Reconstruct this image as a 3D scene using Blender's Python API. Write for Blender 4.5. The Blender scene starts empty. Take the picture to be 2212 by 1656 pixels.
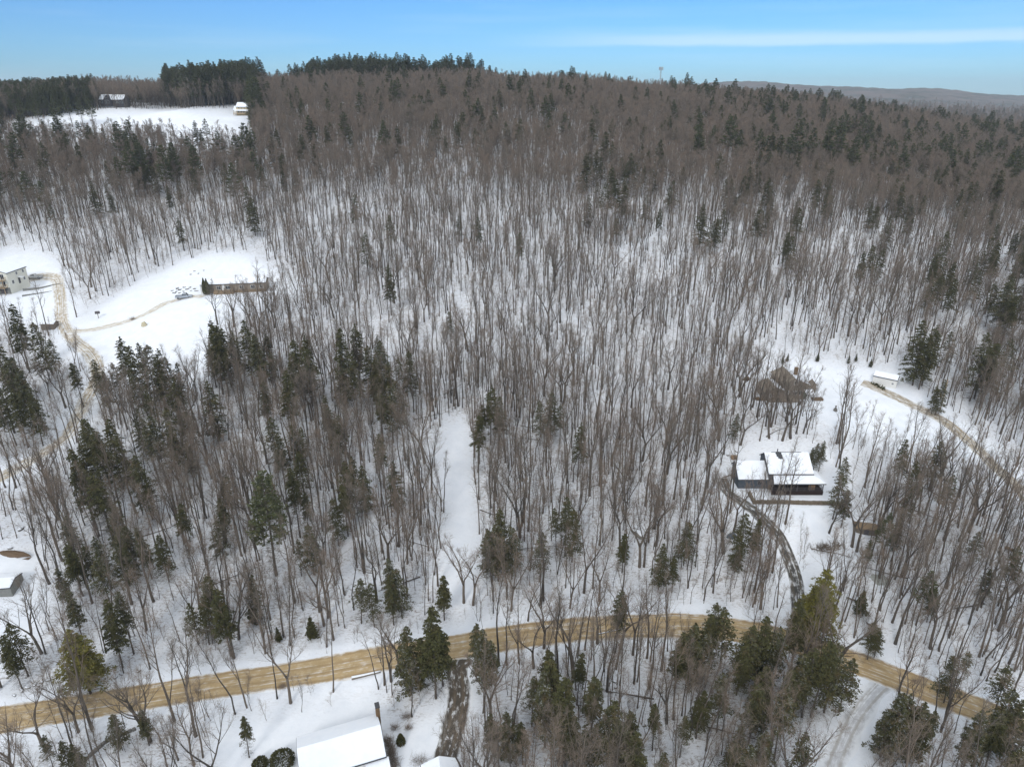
import bpy, math, random
import numpy as np
from mathutils import Vector, Matrix

# ------------------------------------------------------------------ camera, sky, sun, exposure
sc = bpy.context.scene
COL = sc.collection
PITCH = math.radians(22.7)
CP, SP = math.cos(PITCH), math.sin(PITCH)
FPX, CAMZ = 683.0, 100.0
cam_d = bpy.data.cameras.new("camera")
cam_d.sensor_width = 36.0
cam_d.lens = 36.0 * FPX / 1024.0
cam_d.clip_start = 1.0
cam_d.clip_end = 20000.0
cam = bpy.data.objects.new("camera", cam_d)
COL.objects.link(cam)
cam.location = (0, 0, CAMZ)
cam.rotation_euler = (math.pi / 2 - PITCH, 0, 0)
sc.camera = cam

SUN_EL, SUN_ROT = math.radians(32), math.radians(200)
w = bpy.data.worlds.new("World")
sc.world = w
w.use_nodes = True
nt = w.node_tree
nt.nodes.clear()
N = nt.nodes.new
L = nt.links.new
out = N('ShaderNodeOutputWorld')
bg = N('ShaderNodeBackground')
sky = N('ShaderNodeTexSky')
sky.sky_type = 'NISHITA'
sky.sun_disc = False
sky.sun_elevation = SUN_EL
sky.sun_rotation = SUN_ROT
sky.altitude = 300
sky.air_density = 1.0
sky.dust_density = 0.3
sky.ozone_density = 2.5
tint = N('ShaderNodeMix'); tint.data_type = 'RGBA'; tint.blend_type = 'MULTIPLY'
tint.inputs[0].default_value = 1.0
tint.inputs[7].default_value = (0.60, 0.84, 1.06, 1)
L(sky.outputs[0], tint.inputs[6])
# the air is clearer and bluer than the model sky close to the horizon
geo = N('ShaderNodeTexCoord'); sz = N('ShaderNodeSeparateXYZ'); L(geo.outputs['Generated'], sz.inputs[0])
hr = N('ShaderNodeMapRange'); hr.inputs[1].default_value = -0.01; hr.inputs[2].default_value = 0.13; L(sz.outputs[2], hr.inputs[0])
hm = N('ShaderNodeMix'); hm.data_type = 'RGBA'; hm.inputs[6].default_value = (0.31, 0.555, 0.84, 1); hm.inputs[7].default_value = (0.27, 0.54, 0.89, 1)
L(hr.outputs[0], hm.inputs[0]); L(hm.outputs[2], tint.inputs[7])
tc = N('ShaderNodeTexCoord')
sep = N('ShaderNodeSeparateXYZ')
L(tc.outputs['Generated'], sep.inputs[0])
# thin cirrus streaks near the horizon
mp = N('ShaderNodeMapping')
mp.inputs['Scale'].default_value = (1.6, 1.6, 26.0)
mp.inputs['Rotation'].default_value = (0, math.radians(-2.0), 0)
mp.inputs['Location'].default_value = (0.35, 0.2, 0.0)
L(tc.outputs['Generated'], mp.inputs[0])
cn = N('ShaderNodeTexNoise')
cn.inputs['Scale'].default_value = 1.7
cn.inputs['Detail'].default_value = 7
cn.inputs['Roughness'].default_value = 0.5
L(mp.outputs[0], cn.inputs[0])
cr = N('ShaderNodeMapRange')
cr.inputs[1].default_value = 0.50
cr.inputs[2].default_value = 0.78
cr.inputs[3].default_value = 0.0
cr.inputs[4].default_value = 0.55
L(cn.outputs[0], cr.inputs[0])
def wmath(op, a, b):
    n = N('ShaderNodeMath'); n.operation = op
    for i, v in enumerate((a, b)):
        if isinstance(v, (int, float)): n.inputs[i].default_value = v
        else: L(v, n.inputs[i])
    return n.outputs[0]
def wramp(v, a, b, lo=0.0, hi=1.0):
    n = N('ShaderNodeMapRange'); n.interpolation_type = 'SMOOTHSTEP'
    n.inputs[1].default_value = a; n.inputs[2].default_value = b
    n.inputs[3].default_value = lo; n.inputs[4].default_value = hi
    L(v, n.inputs[0]); return n.outputs[0]
# one long bank of cirrus low in the north-east: a band in azimuth (x/y) and elevation
azr = wmath('DIVIDE', sep.outputs[0], sep.outputs[1])
wob = wmath('MULTIPLY', wmath('SUBTRACT', cn.outputs[0], 0.5), 0.030)
tilt = wmath('MULTIPLY', azr, 0.006)
ev = wmath('ADD', wmath('ADD', sep.outputs[2], wob), tilt)
bank = wmath('MULTIPLY', wramp(ev, 0.056, 0.064), wramp(ev, 0.069, 0.086, 1.0, 0.0))
bank = wmath('MULTIPLY', bank, wramp(azr, -0.08, 0.28))
streak = wmath('MULTIPLY', cr.outputs[0], 0.2)
thin = wmath('MAXIMUM', streak, wmath('MULTIPLY', bank, 0.34))
# the high overcast that covers everything above the strip of blue
over = wramp(sep.outputs[2], 0.16, 0.42)
cl = wmath('MAXIMUM', thin, over)
mix = N('ShaderNodeMix'); mix.data_type = 'RGBA'
L(cl, mix.inputs[0])
L(tint.outputs[2], mix.inputs[6])
mix.inputs[7].default_value = (7.4, 7.75, 8.1, 1)
L(mix.outputs[2], bg.inputs[0])
bg.inputs[1].default_value = 0.10
L(bg.outputs[0], out.inputs[0])

sun_d = bpy.data.lights.new("sun", 'SUN')
sun_d.energy = 1.1
sun_d.angle = math.radians(14)
sun_d.color = (1.0, 0.96, 0.90)
sun = bpy.data.objects.new("sun", sun_d)
COL.objects.link(sun)
az = SUN_ROT
sdir = Vector((math.sin(az) * math.cos(SUN_EL), math.cos(az) * math.cos(SUN_EL), math.sin(SUN_EL)))
sun.rotation_euler = sdir.to_track_quat('Z', 'Y').to_euler()
sun.location = (0, 0, 300)
sc.view_settings.view_transform = 'Standard'
sc.view_settings.look = 'None'
sc.view_settings.exposure = 0.62
sc.view_settings.gamma = 1.0

random.seed(7)
RNG = np.random.default_rng(7)

# ------------------------------------------------------------------ terrain height
UC = np.array([-1.4, -1.0, -.68, -.45, -.15, .07, .20, .34, .42, .49, .56, .68, 1.0, 1.4])
ROWS = [
 (-100, [-9]*14), (0, [-4]*14), (60, [1]*14), (100, [5]*14), (150, [14]*14), (183, [20]*14),
 (243, [33]*14),
 (300, [46,46,46,46,46,46,46,45,44,44,43,42,38,34]),
 (430, [74,76,79,80,80,77,74,69,66,62,59,54,46,40]),
 (500, [84,88,92,92,94,92,88,79,74,70,66,58,49,42]),
 (560, [86,90,93.5,95,102,98,93,87,81,75,70,61,50,42]),
 (640, [84,90,95,98,107.5,101,94,89,85,78,72,61,48,40]),
 (720, [78,86,90,90,97,95,89,85,82,76,70,59,46,40]),
 (900, [50,50,55,58,60,60,60,60,58,56,52,48,42,40]),
 (1500,[40,40,45,50,55,60,66,72,74,76,74,66,45,40]),
 (2500,[40,50,60,75,82,100,128,156,132,135,138,101,60,40]),
 (3400,[40,50,60,70,75,80,90,100,90,90,95,80,50,40]),
 (5000,[40]*14), (12000,[40]*14)]
SD, S0 = 80.0, math.log(-60 + 110.0)
def sfun(y): return np.log(np.maximum(y, -60) + 110.0)
NS, NU = 520, 141
SG = np.linspace(S0, math.log(12110.0), NS)
UG = np.linspace(-1.4, 1.4, NU)
rowy = np.exp(SG) - 110.0
dr = np.array([r[0] for r in ROWS], float)
zr = np.array([np.interp(UG, UC, r[1]) for r in ROWS])
ZT = np.stack([np.interp(rowy, dr, zr[:, j]) for j in range(NU)], axis=1)
def blur(a, ax, s):
    k = np.exp(-0.5 * (np.arange(-3 * s, 3 * s + 1) / s) ** 2); k /= k.sum()
    p = [(0, 0), (0, 0)]; p[ax] = (3 * s, 3 * s)
    b = np.pad(a, p, mode='edge')
    return np.apply_along_axis(lambda v: np.convolve(v, k, 'valid'), ax, b)
ZT = blur(blur(ZT, 0, 4), 1, 2)
PADS = []
WAVES = [(2 * math.pi / L_, a_, th, ph) for L_, a_, th, ph in
         [(95, 1.1, .4, 1.), (61, .8, 1.9, 2.), (37, .35, 2.7, .3), (23, .22, .9, 4.), (14, .10, 2.2, 1.7), (9, .05, .1, 5.)]]
def hbase(x, y):
    x = np.asarray(x, float); y = np.asarray(y, float)
    s = sfun(y); u = np.clip(x / np.maximum(y, 60.0), -1.4, 1.4)
    fi = np.clip((s - SG[0]) / (SG[1] - SG[0]), 0, NS - 1.001); fj = np.clip((u + 1.4) / (UG[1] - UG[0]), 0, NU - 1.001)
    i = fi.astype(int); j = fj.astype(int); a = fi - i; b = fj - j
    z = (ZT[i, j] * (1 - a) + ZT[i + 1, j] * a) * (1 - b) + (ZT[i, j + 1] * (1 - a) + ZT[i + 1, j + 1] * a) * b
    f = np.clip((y - 60) / 80, 0.25, 1.0)
    for k, am, th, ph in WAVES:
        z = z + f * am * np.sin(k * (x * math.cos(th) + y * math.sin(th)) + ph + 1.3 * np.sin(k * .37 * (y * math.cos(th) - x * math.sin(th)) + ph * 2))
    far = np.clip((y - 1200) / 1200, 0, 1)
    z = z + far * (5 * np.sin(x * .0051 + 1.0 + y * .0013) * np.sin(y * .0031 + .4) + 3 * np.sin(x * .017 + 2) + 3 * np.sin(x * .041 + y * .02))
    return z
def H(x, y):
    z = hbase(x, y)
    for (px, py, pz, ri, ro) in PADS:
        d = np.hypot(np.asarray(x) - px, np.asarray(y) - py)
        t = np.clip((ro - d) / (ro - ri), 0, 1); t = t * t * (3 - 2 * t)
        z = z * (1 - t) + pz * t
    return z
def Hs(x, y): return float(H(np.array([x]), np.array([y]))[0])
K = 2.16                       # coordinates measured on a 2212 px wide view
def at(px, py, h=0.0):
    """first point where the sight line through (px,py) is h above the ground"""
    a = (px / K - 512) / FPX; b = (py / K - 383) / FPX
    d = np.array([a, CP - b * SP, -SP - b * CP])
    t = np.concatenate([np.arange(30, 900, .5), np.arange(900, 6000, 10)])
    X, Y, Z = d[0] * t, d[1] * t, CAMZ + d[2] * t
    g = Z - h - H(X, Y)
    k = np.argmax(g < 0)
    if g[k] >= 0: k = len(t) - 1
    f = g[k - 1] / (g[k - 1] - g[k] + 1e-9) if k > 0 else 0
    tt = t[k - 1] + (t[k] - t[k - 1]) * f
    return float(d[0] * tt), float(d[1] * tt)
def proj(x, y, z):
    dz = z - CAMZ
    dep = y * CP - dz * SP
    v = (-y * SP - dz * CP) / dep
    return (x / dep * FPX + 512) * K, (v * FPX + 383) * K, dep
def inpoly(px, py, poly):
    r = np.zeros(np.shape(px), bool); n = len(poly)
    for i in range(n):
        x1, y1 = poly[i]; x2, y2 = poly[(i + 1) % n]
        c = ((y1 > py) != (y2 > py)) & (px < (x2 - x1) * (py - y1) / (y2 - y1 + 1e-9) + x1)
        r ^= c
    return r

# ------------------------------------------------------------------ helpers
def tag(o, label=None, cat=None, group=None, kind=None):
    if label: o['label'] = label
    if cat: o['category'] = cat
    if group: o['group'] = group
    if kind: o['kind'] = kind
    return o
def link(o, parent=None):
    COL.objects.link(o)
    if parent is not None: o.parent = parent
    return o
def empty(name, loc, rz=0.0, label=None, cat=None, group=None):
    o = bpy.data.objects.new(name, None); link(o)
    o.location = loc; o.rotation_euler = (0, 0, rz); o.empty_display_size = .3
    return tag(o, label, cat, group)
class MB:
    def __init__(s): s.v = []; s.f = []
    def add(s, v, f):
        b = len(s.v); s.v += [tuple(p) for p in v]; s.f += [tuple(i + b for i in q) for q in f]; return s
    def box(s, x0, x1, y0, y1, z0, z1):
        return s.add([(x0,y0,z0),(x1,y0,z0),(x1,y1,z0),(x0,y1,z0),(x0,y0,z1),(x1,y0,z1),(x1,y1,z1),(x0,y1,z1)],
                     [(0,3,2,1),(4,5,6,7),(0,1,5,4),(1,2,6,5),(2,3,7,6),(3,0,4,7)])
    def slab(s, quad, t):
        """a quad (4 pts, counter-clockwise seen from above) given thickness t downwards"""
        q = [Vector(p) for p in quad]; lo = [p - Vector((0, 0, t)) for p in q]
        return s.add(q + lo, [(0,1,2,3),(7,6,5,4),(0,4,5,1),(1,5,6,2),(2,6,7,3),(3,7,4,0)])
    def prism(s, poly, x0, x1):
        """polygon in (y,z) run from x0 to x1"""
        n = len(poly)
        v = [(x0, p[0], p[1]) for p in poly] + [(x1, p[0], p[1]) for p in poly]
        return s.add(v, [tuple(range(n - 1, -1, -1)), tuple(range(n, 2 * n))] + [(i, (i + 1) % n, n + (i + 1) % n, n + i) for i in range(n)])
    def tube(s, pts, rad, n=5):
        P = [Vector(p) for p in pts]; rings = []
        for i, p in enumerate(P):
            d = (P[min(i + 1, len(P) - 1)] - P[max(i - 1, 0)]).normalized()
            a = d.orthogonal().normalized() if i == 0 else (a - d * a.dot(d)).normalized()
            b = d.cross(a)
            rings.append([p + (a * math.cos(2 * math.pi * k / n) + b * math.sin(2 * math.pi * k / n)) * rad[i] for k in range(n)])
        v = [q for r in rings for q in r]; f = []
        for i in range(len(P) - 1):
            for k in range(n):
                f.append((i * n + k, i * n + (k + 1) % n, (i + 1) * n + (k + 1) % n, (i + 1) * n + k))
        f.append(tuple(range(n - 1, -1, -1))); f.append(tuple((len(P) - 1) * n + k for k in range(n)))
        return s.add(v, f)
    def mesh(s, name, mat, smooth=False):
        m = bpy.data.meshes.new(name); m.from_pydata(s.v, [], s.f)
        for x in (mat if isinstance(mat, (list, tuple)) else [mat]): m.materials.append(x)
        if smooth: m.polygons.foreach_set('use_smooth', [True] * len(m.polygons))
        m.update(); return m
    def build(s, name, mat, parent=None, smooth=False):
        return link(bpy.data.objects.new(name, s.mesh(name, mat, smooth)), parent)
def bevel(o, w_=.03, seg=2):
    m = o.modifiers.new('bevel', 'BEVEL'); m.width = w_; m.segments = seg; m.limit_method = 'ANGLE'; return o
def npmesh(name, V, F, mats, midx=None):
    """V (n,3) F (m,k) equal-size faces"""
    m = bpy.data.meshes.new(name)
    V = np.asarray(V, np.float32); F = np.asarray(F, np.int32); k = F.shape[1]
    m.vertices.add(len(V)); m.vertices.foreach_set('co', V.ravel())
    m.loops.add(F.size); m.loops.foreach_set('vertex_index', F.ravel())
    m.polygons.add(len(F)); m.polygons.foreach_set('loop_start', np.arange(0, F.size, k, dtype=np.int32))
    m.polygons.foreach_set('loop_total', np.full(len(F), k, np.int32))
    for x in mats: m.materials.append(x)
    if midx is not None: m.polygons.foreach_set('material_index', np.asarray(midx, np.int32))
    m.update(calc_edges=True); return m

# ------------------------------------------------------------------ materials
class NG:
    def __init__(s, name, rough=.9, spec=.2):
        s.m = bpy.data.materials.new(name); s.m.use_nodes = True
        s.t = s.m.node_tree; s.b = s.t.nodes['Principled BSDF']
        s.b.inputs['Roughness'].default_value = rough
        s.b.inputs['Specular IOR Level'].default_value = spec
    def n(s, typ, **kw):
        x = s.t.nodes.new(typ)
        for k, v in kw.items():
            if k.startswith('i_'):
                key = k[2:]; key = int(key) if key.isdigit() else key.replace('_', ' ')
                if hasattr(v, 'is_output'): s.t.links.new(v, x.inputs[key])
                else: x.inputs[key].default_value = v
            else: setattr(x, k, v)
        return x
    def coord(s, which='Object', scale=(1, 1, 1)):
        c = s.n('ShaderNodeTexCoord'); return s.n('ShaderNodeMapping', i_Vector=c.outputs[which], i_Scale=scale).outputs[0]
    def noise(s, vec, scale, detail=4, rough=.55):
        return s.n('ShaderNodeTexNoise', i_Vector=vec, i_Scale=scale, i_Detail=detail, i_Roughness=rough).outputs[0]
    def rng(s, v, a, b, lo=0., hi=1.):
        return s.n('ShaderNodeMapRange', i_0=v, i_1=a, i_2=b, i_3=lo, i_4=hi).outputs[0]
    def math(s, op, a, b=0.):
        return s.n('ShaderNodeMath', operation=op, i_0=a, i_1=b).outputs[0]
    def mix(s, f, a, b):
        x = s.n('ShaderNodeMix', data_type='RGBA')
        for i, v in ((0, f), (6, a), (7, b)):
            if hasattr(v, 'is_output'): s.t.links.new(v, x.inputs[i])
            else: x.inputs[i].default_value = v if i == 0 else (*v, 1)
        return x.outputs[2]
    def color(s, v):
        if hasattr(v, 'is_output'): s.t.links.new(v, s.b.inputs['Base Color'])
        else: s.b.inputs['Base Color'].default_value = (*v, 1)
        return s
    def bump(s, h, strength=.4, dist=.1):
        b = s.n('ShaderNodeBump', i_Strength=strength, i_Distance=dist, i_Height=h)
        s.t.links.new(b.outputs[0], s.b.inputs['Normal']); return s
def varied(name, c1, c2, scale=3., rough=.85, bump=.3, dist=.03, stretch=(1, 1, 1), inst=0.0, c3=None):
    g = NG(name, rough)
    v = g.coord('Object', stretch)
    n1 = g.noise(v, scale, 5, .6)
    col = g.mix(g.rng(n1, .3, .7), c1, c2)
    if inst:
        r = g.n('ShaderNodeObjectInfo').outputs['Random']
        col = g.mix(g.rng(r, 0, 1, 0, inst), col, c3 or c2)
    g.color(col)
    if bump: g.bump(n1, bump, dist)
    return g.m
def siding(name, c1, c2, pitch=.14, rough=.7):
    g = NG(name, rough)
    v = g.coord('Object')
    z = g.n('ShaderNodeSeparateXYZ', i_0=v).outputs[2]
    lap = g.math('FRACT', g.math('DIVIDE', z, pitch))
    n1 = g.noise(v, 2.3, 5, .6)
    g.color(g.mix(g.rng(n1, .3, .7), c1, c2))
    g.bump(lap, .8, .03)
    return g.m

SNOW_C = (.80, .83, .88)
def snow_mat(name='snow'):
    g = NG(name, .65, .3)
    v = g.coord('Object')
    n1 = g.noise(v, .8, 5, .55)
    g.color(g.mix(g.rng(n1, .3, .7), (.77, .81, .87), (.83, .855, .90)))
    g.bump(g.noise(v, 1.7, 4, .5), .25, .15)
    return g.m
M_SNOW = snow_mat()
M_BARK = varied('bark', (.050, .044, .038), (.10, .088, .076), 4., .95, .4, .03, (1, 1, .3), inst=.75, c3=(.185, .15, .12))
M_TWIG = varied('twigs', (.165, .138, .112), (.225, .19, .155), 2., .95, 0, inst=.8, c3=(.27, .20, .15))
M_CBARK = varied('conifer bark', (.085, .07, .055), (.14, .115, .095), 4., .95, .4, .03, (1, 1, .3))
M_DRYTWIG = varied('dry conifer twigs', (.10, .092, .08), (.14, .13, .115), 2., .95, 0)
def needles(name, dark, light, brown, amt=.5):
    g = NG(name, .8, .15)
    v = g.coord('Object')
    n1 = g.noise(v, .55, 3, .6); n2 = g.noise(v, 6., 3, .6)
    col = g.mix(g.rng(n2, .3, .7), dark, light)
    r = g.n('ShaderNodeObjectInfo').outputs['Random']
    k = g.math('MULTIPLY', g.rng(n1, .50, .68), g.rng(r, 0, 1, amt * .2, amt))
    col = g.mix(k, col, brown)
    nz = g.n('ShaderNodeSeparateXYZ', i_0=g.n('ShaderNodeNewGeometry').outputs['Normal']).outputs[2]
    dust = g.math('MULTIPLY', g.math('MULTIPLY', g.rng(g.math('ABSOLUTE', nz), .80, .97), g.rng(g.noise(v, 1.4, 3), .5, .6)), g.rng(r, .35, 1, 0, .38))
    col = g.mix(dust, col, (.7, .73, .78))
    g.color(col); return g.m
M_HEM = needles('hemlock needles', (.036, .038, .017), (.096, .094, .036), (.125, .085, .040), .9)
M_PINE = needles('pine needles', (.052, .060, .026), (.105, .112, .046), (.14, .105, .05), .6)
M_GOLD = needles('bright pine needles', (.085, .084, .018), (.175, .155, .036), (.18, .125, .045), .6)
M_BEECH = varied('dry beech leaves', (.30, .19, .11), (.42, .29, .18), 5., .8, 0, inst=.5, c3=(.24, .15, .10))
M_ROCK = varied('rock', (.12, .11, .10), (.24, .225, .20), 2.2, .95, .6, .1)
M_WOOD = varied('weathered wood', (.13, .11, .09), (.22, .19, .155), 6., .9, .4, .02, (1, 6, 6))
M_LOG = varied('cut log', (.22, .14, .08), (.34, .23, .14), 6., .9, .4, .02)
M_BLUE = siding('blue grey siding', (.062, .076, .094), (.085, .101, .122))
M_DKROOF = varied('dark shingles', (.05, .052, .058), (.085, .085, .09), 5., .9, .5, .02)
M_DECK = varied('red brown deck boards', (.018, .012, .011), (.034, .021, .017), 7., .8, .4, .02, (1, 1, 8))
M_CREAM = siding('cream siding', (.68, .66, .57), (.77, .75, .66))
M_WHITE = siding('white siding', (.66, .65, .62), (.74, .73, .70))
M_TRIM = varied('white trim', (.70, .70, .69), (.78, .78, .77), 3., .6, 0)
M_TAN = siding('brown cedar shingles', (.20, .165, .13), (.29, .245, .20), .2)
M_TANROOF = varied('brown roof shingles', (.21, .18, .145), (.30, .26, .215), 6., .9, .5, .03)
M_GREYW = siding('weathered grey siding', (.19, .19, .175), (.27, .265, .245))
M_TIMBER = varied('deck timber', (.30, .22, .14), (.42, .32, .21), 6., .85, .3, .02)
M_BRICK = varied('brown chimney', (.13, .085, .05), (.20, .135, .08), 9., .9, .5, .02)
M_YELLOW = siding('ochre siding', (.52, .41, .24), (.62, .50, .32))
M_DARK = varied('dark timber siding', (.075, .07, .075), (.12, .11, .115), 5., .9, .3, .02)
M_LATT = varied('brown lattice skirt', (.19, .135, .085), (.29, .215, .14), 9., .9, .5, .03)
def glass_mat():
    g = NG('window glass', .12, .6); g.color((.025, .03, .036)); return g.m
M_GLASS = glass_mat()
def paint(name, c, rough=.3):
    g = NG(name, rough, .5); v = g.coord('Object'); n1 = g.noise(v, 3., 4)
    g.color(g.mix(g.rng(n1, .55, .75, 0, .5), c, (.5, .48, .44))); return g.m
M_SILVER = paint('silver paint', (.34, .37, .41))
M_WPAINT = paint('pale truck paint', (.55, .55, .54))
M_RUBBER = varied('rubber', (.02, .02, .02), (.04, .038, .036), 8., .9, .2, .01)
M_STEEL = varied('galvanised steel', (.35, .36, .37), (.45, .46, .47), 8., .5, 0)
M_TARP = varied('grey tarp', (.26, .27, .25), (.36, .37, .35), 1.5, .6, .5, .1)
M_BTARP = varied('blue grey tarp', (.08, .11, .14), (.12, .15, .19), 1.5, .6, .5, .1)
M_STRAW = varied('straw', (.50, .44, .30), (.62, .56, .40), 8., .9, .5, .05)
M_OAK = varied('oak leaf litter', (.10, .070, .045), (.19, .13, .085), 6., .9, .5, .05)

# ------------------------------------------------------------------ roads: centre lines measured on the photograph
def P(*pts): return [at(*p) for p in pts]
def smooth_line(pts, step=1.0):
    p = [Vector((a, b, 0)) for a, b in pts]; q = []
    for i in range(len(p) - 1):
        p0 = p[max(i - 1, 0)]; p1 = p[i]; p2 = p[i + 1]; p3 = p[min(i + 2, len(p) - 1)]
        n = max(2, int((p2 - p1).length / step))
        for k in range(n):
            t = k / n
            q.append(.5 * ((2 * p1) + (p2 - p0) * t + (2 * p0 - 5 * p1 + 4 * p2 - p3) * t * t + (3 * p1 - p0 - 3 * p2 + p3) * t ** 3))
    q.append(p[-1])
    return np.array([(a.x, a.y) for a in q])
# house pads first: the ground is levelled where the houses stand
def pad(px, py, ri, ro, dz=0.0, dx=0., dy=0.):
    x, y = at(px, py); z = float(hbase(np.array([x]), np.array([y]))[0]) + dz
    PADS.append((x + dx, y + dy, z, ri, ro)); return x, y, z
HB = pad(1665, 1068, 11, 22, 0, 3, 3.5)
HR = pad(437, 634, 10, 22, 0, 10, 5)
HC = pad(26, 634, 8, 18, 0, -4, 6)
HT = pad(1715, 862, 12, 24, 0, 0, 6)
HN = pad(830, 1640, 9, 18, 0, -6, 0)
HF1 = pad(243, 232, 12, 30, 0, 0, 3)
HF2 = pad(525, 250, 10, 28, 0, 3, 3)

main_line = P((-60,1562),(0,1554),(200,1522),(400,1490),(600,1460),(737,1438),(900,1410),(1106,1376),(1300,1355),(1475,1350),(1600,1362),(1700,1382),(1851,1432),(2008,1492),(2141,1542),(2260,1592),(2330,1622))
x0, y0 = main_line[0]; x1, y1 = main_line[1]
main_line = [(x0 + (x0 - x1) * 5, y0 + (y0 - y1) * 5)] + main_line
x0, y0 = main_line[-1]; x1, y1 = main_line[-2]
main_line = main_line + [(x0 + (x0 - x1) * 4, y0 + (y0 - y1) * 4)]
R_MAIN = smooth_line(main_line)
R_LEFT = smooth_line(P((60,602),(95,597),(122,602),(130,640),(134,690),(155,728),(193,762),(210,795),(204,832),(182,868),(165,905),(140,945),(80,985),(0,1030),(-60,1062)))
R_YARD = smooth_line(P((150,716),(180,714),(235,704),(310,680),(360,654),(405,641),(440,640)))
R_SHED = smooth_line(P((1862,826),(1880,832),(1900,841),(1950,864),(2020,898),(2080,942),(2140,998),(2212,1066),(2290,1150)))
R_DARK = smooth_line(P((1560,1032),(1572,1062),(1608,1087),(1655,1127),(1691,1174),(1715,1235),(1724,1296),(1724,1350),(1722,1388)))
R_BOT = smooth_line(P((1010,1415),(988,1441),(992,1500),(982,1560),(966,1620),(957,1656),(945,1720),(930,1800)))
R_TRACK = smooth_line(P((1925,1462),(1890,1495),(1850,1545),(1822,1600),(1800,1656),(1785,1720),(1770,1800)))

# roads are cut very slightly level across: drape strips
def strip(name, line, width, mat, lift=.06, wvar=.12):
    n = len(line); C = 13
    t = np.gradient(line, axis=0); t /= np.linalg.norm(t, axis=1)[:, None] + 1e-9
    nn = np.stack([-t[:, 1], t[:, 0]], 1)
    s = np.concatenate([[0], np.cumsum(np.linalg.norm(np.diff(line, axis=0), axis=1))])
    wl = width / 2 * (1 + wvar * (np.sin(s * .31) * .5 + np.sin(s * .83 + 2) * .5)); wr = width / 2 * (1 + wvar * (np.sin(s * .27 + 4) * .5 + np.sin(s * .71 + 1) * .5))
    us = np.linspace(-1, 1, C)
    off = np.where(us[None, :] < 0, us[None, :] * wl[:, None], us[None, :] * wr[:, None])
    X = line[:, 0, None] + nn[:, 0, None] * off; Y = line[:, 1, None] + nn[:, 1, None] * off
    Z = H(X, Y) + lift - .07 * (np.abs(us)[None, :] > .99)
    V = np.stack([X, Y, Z], -1).reshape(-1, 3)
    i, j = np.meshgrid(np.arange(n - 1), np.arange(C - 1), indexing='ij'); a = (i * C + j).ravel()
    F = np.stack([a, a + 1, a + C + 1, a + C], 1)
    if nn is not None: F = F[:, ::-1]
    m = npmesh(name, V, F, [mat])
    uvl = m.uv_layers.new(name='UVMap')
    U = np.stack([np.broadcast_to(off, (n, C)), np.broadcast_to(s[:, None], (n, C))], -1).reshape(-1, 2)
    uvl.data.foreach_set('uv', U[F.ravel()].astype(np.float32).ravel())
    m.polygons.foreach_set('use_smooth', [True] * len(m.polygons))
    o = link(bpy.data.objects.new(name, m)); tag(o, kind='structure'); return o
def road_mat(name, c1, c2, snow_amt, half, streak=.9, dirt=None, edge=.35, ruts=None, st_s=(2.6, .035, 1), blotch=.6):
    g = NG(name, .9, .15)
    c = g.n('ShaderNodeTexCoord')
    uv = c.outputs['UV']
    v1 = g.n('ShaderNodeMapping', i_Vector=uv, i_Scale=st_s).outputs[0]
    v2 = g.n('ShaderNodeMapping', i_Vector=uv, i_Scale=(1., .5, 1)).outputs[0]
    st = g.noise(v1, 1.3, 6, .65)
    pt = g.noise(v2, 1.1, 6, .65)
    fine = g.noise(v2, 9., 4, .7)
    base = g.mix(g.rng(pt, .3, .7), c1, c2)
    if dirt: base = g.mix(g.rng(fine, .5, .7, 0, .6), base, dirt)
    u = g.n('ShaderNodeSeparateXYZ', i_0=uv).outputs[0]
    wt = g.math('ABSOLUTE', g.math('SINE', g.math('MULTIPLY', g.math('ADD', u, g.math('MULTIPLY', g.math('SUBTRACT', st, .5), .5)), 2.05)))
    base = g.mix(g.rng(wt, .75, 1.0, 0, .55), base, dirt or c1)
    au = g.math('ABSOLUTE', u)
    if ruts:   # snow lies between and beside the wheel tracks
        d = g.math('ABSOLUTE', g.math('SUBTRACT', au, ruts[0]))
        rut = g.rng(g.math('ADD', d, g.math('MULTIPLY', g.math('SUBTRACT', pt, .5), ruts[2])), ruts[1] * .5, ruts[1])
    sn = g.rng(g.math('ADD', st, g.math('MULTIPLY', g.math('SUBTRACT', pt, .5), blotch)), 1 - snow_amt, 1 - snow_amt + .16, 0, streak)
    if ruts: sn = g.math('MAXIMUM', sn, g.math('MULTIPLY', rut, ruts[3]))
    ed = g.rng(g.math('ADD', au, g.math('MULTIPLY', g.math('SUBTRACT', pt, .5), edge * 2.6)), half - edge, half)
    sn = g.math('MAXIMUM', sn, ed)
    g.color(g.mix(sn, base, (.74, .76, .79)))
    g.bump(g.math('ADD', st, fine), .5, .05)
    return g.m
M_SAND = road_mat('sanded road', (.38, .275, .145), (.49, .375, .22), .47, 2.9, .6, (.27, .19, .10), .5)
M_SANDL = road_mat('sandy drive', (.40, .33, .23), (.56, .49, .38), .56, 2.2, .85, (.28, .21, .12), .9)
M_SANDY = road_mat('light sandy drive', (.46, .40, .30), (.62, .56, .46), .56, 1.8, .85, (.36, .29, .19), .8)
M_SANDS = road_mat('dirt drive', (.30, .25, .18), (.44, .38, .29), .52, 2.0, .9, (.24, .19, .13), .6)
M_ASPH = road_mat('wet asphalt drive', (.050, .050, .048), (.095, .09, .085), .50, 1.5, .8, (.11, .095, .07), .3, None, (2.2, .06, 1), 1.0)
M_ASPH2 = road_mat('muddy asphalt drive', (.052, .047, .040), (.12, .10, .08), .46, 2.1, .65, (.15, .115, .08), .5, None, (1.3, .12, 1), 1.6)
M_TRACKM = road_mat('packed snow track', (.46, .47, .49), (.62, .63, .66), .50, 1.7, .95, (.34, .31, .27), .8)
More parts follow.
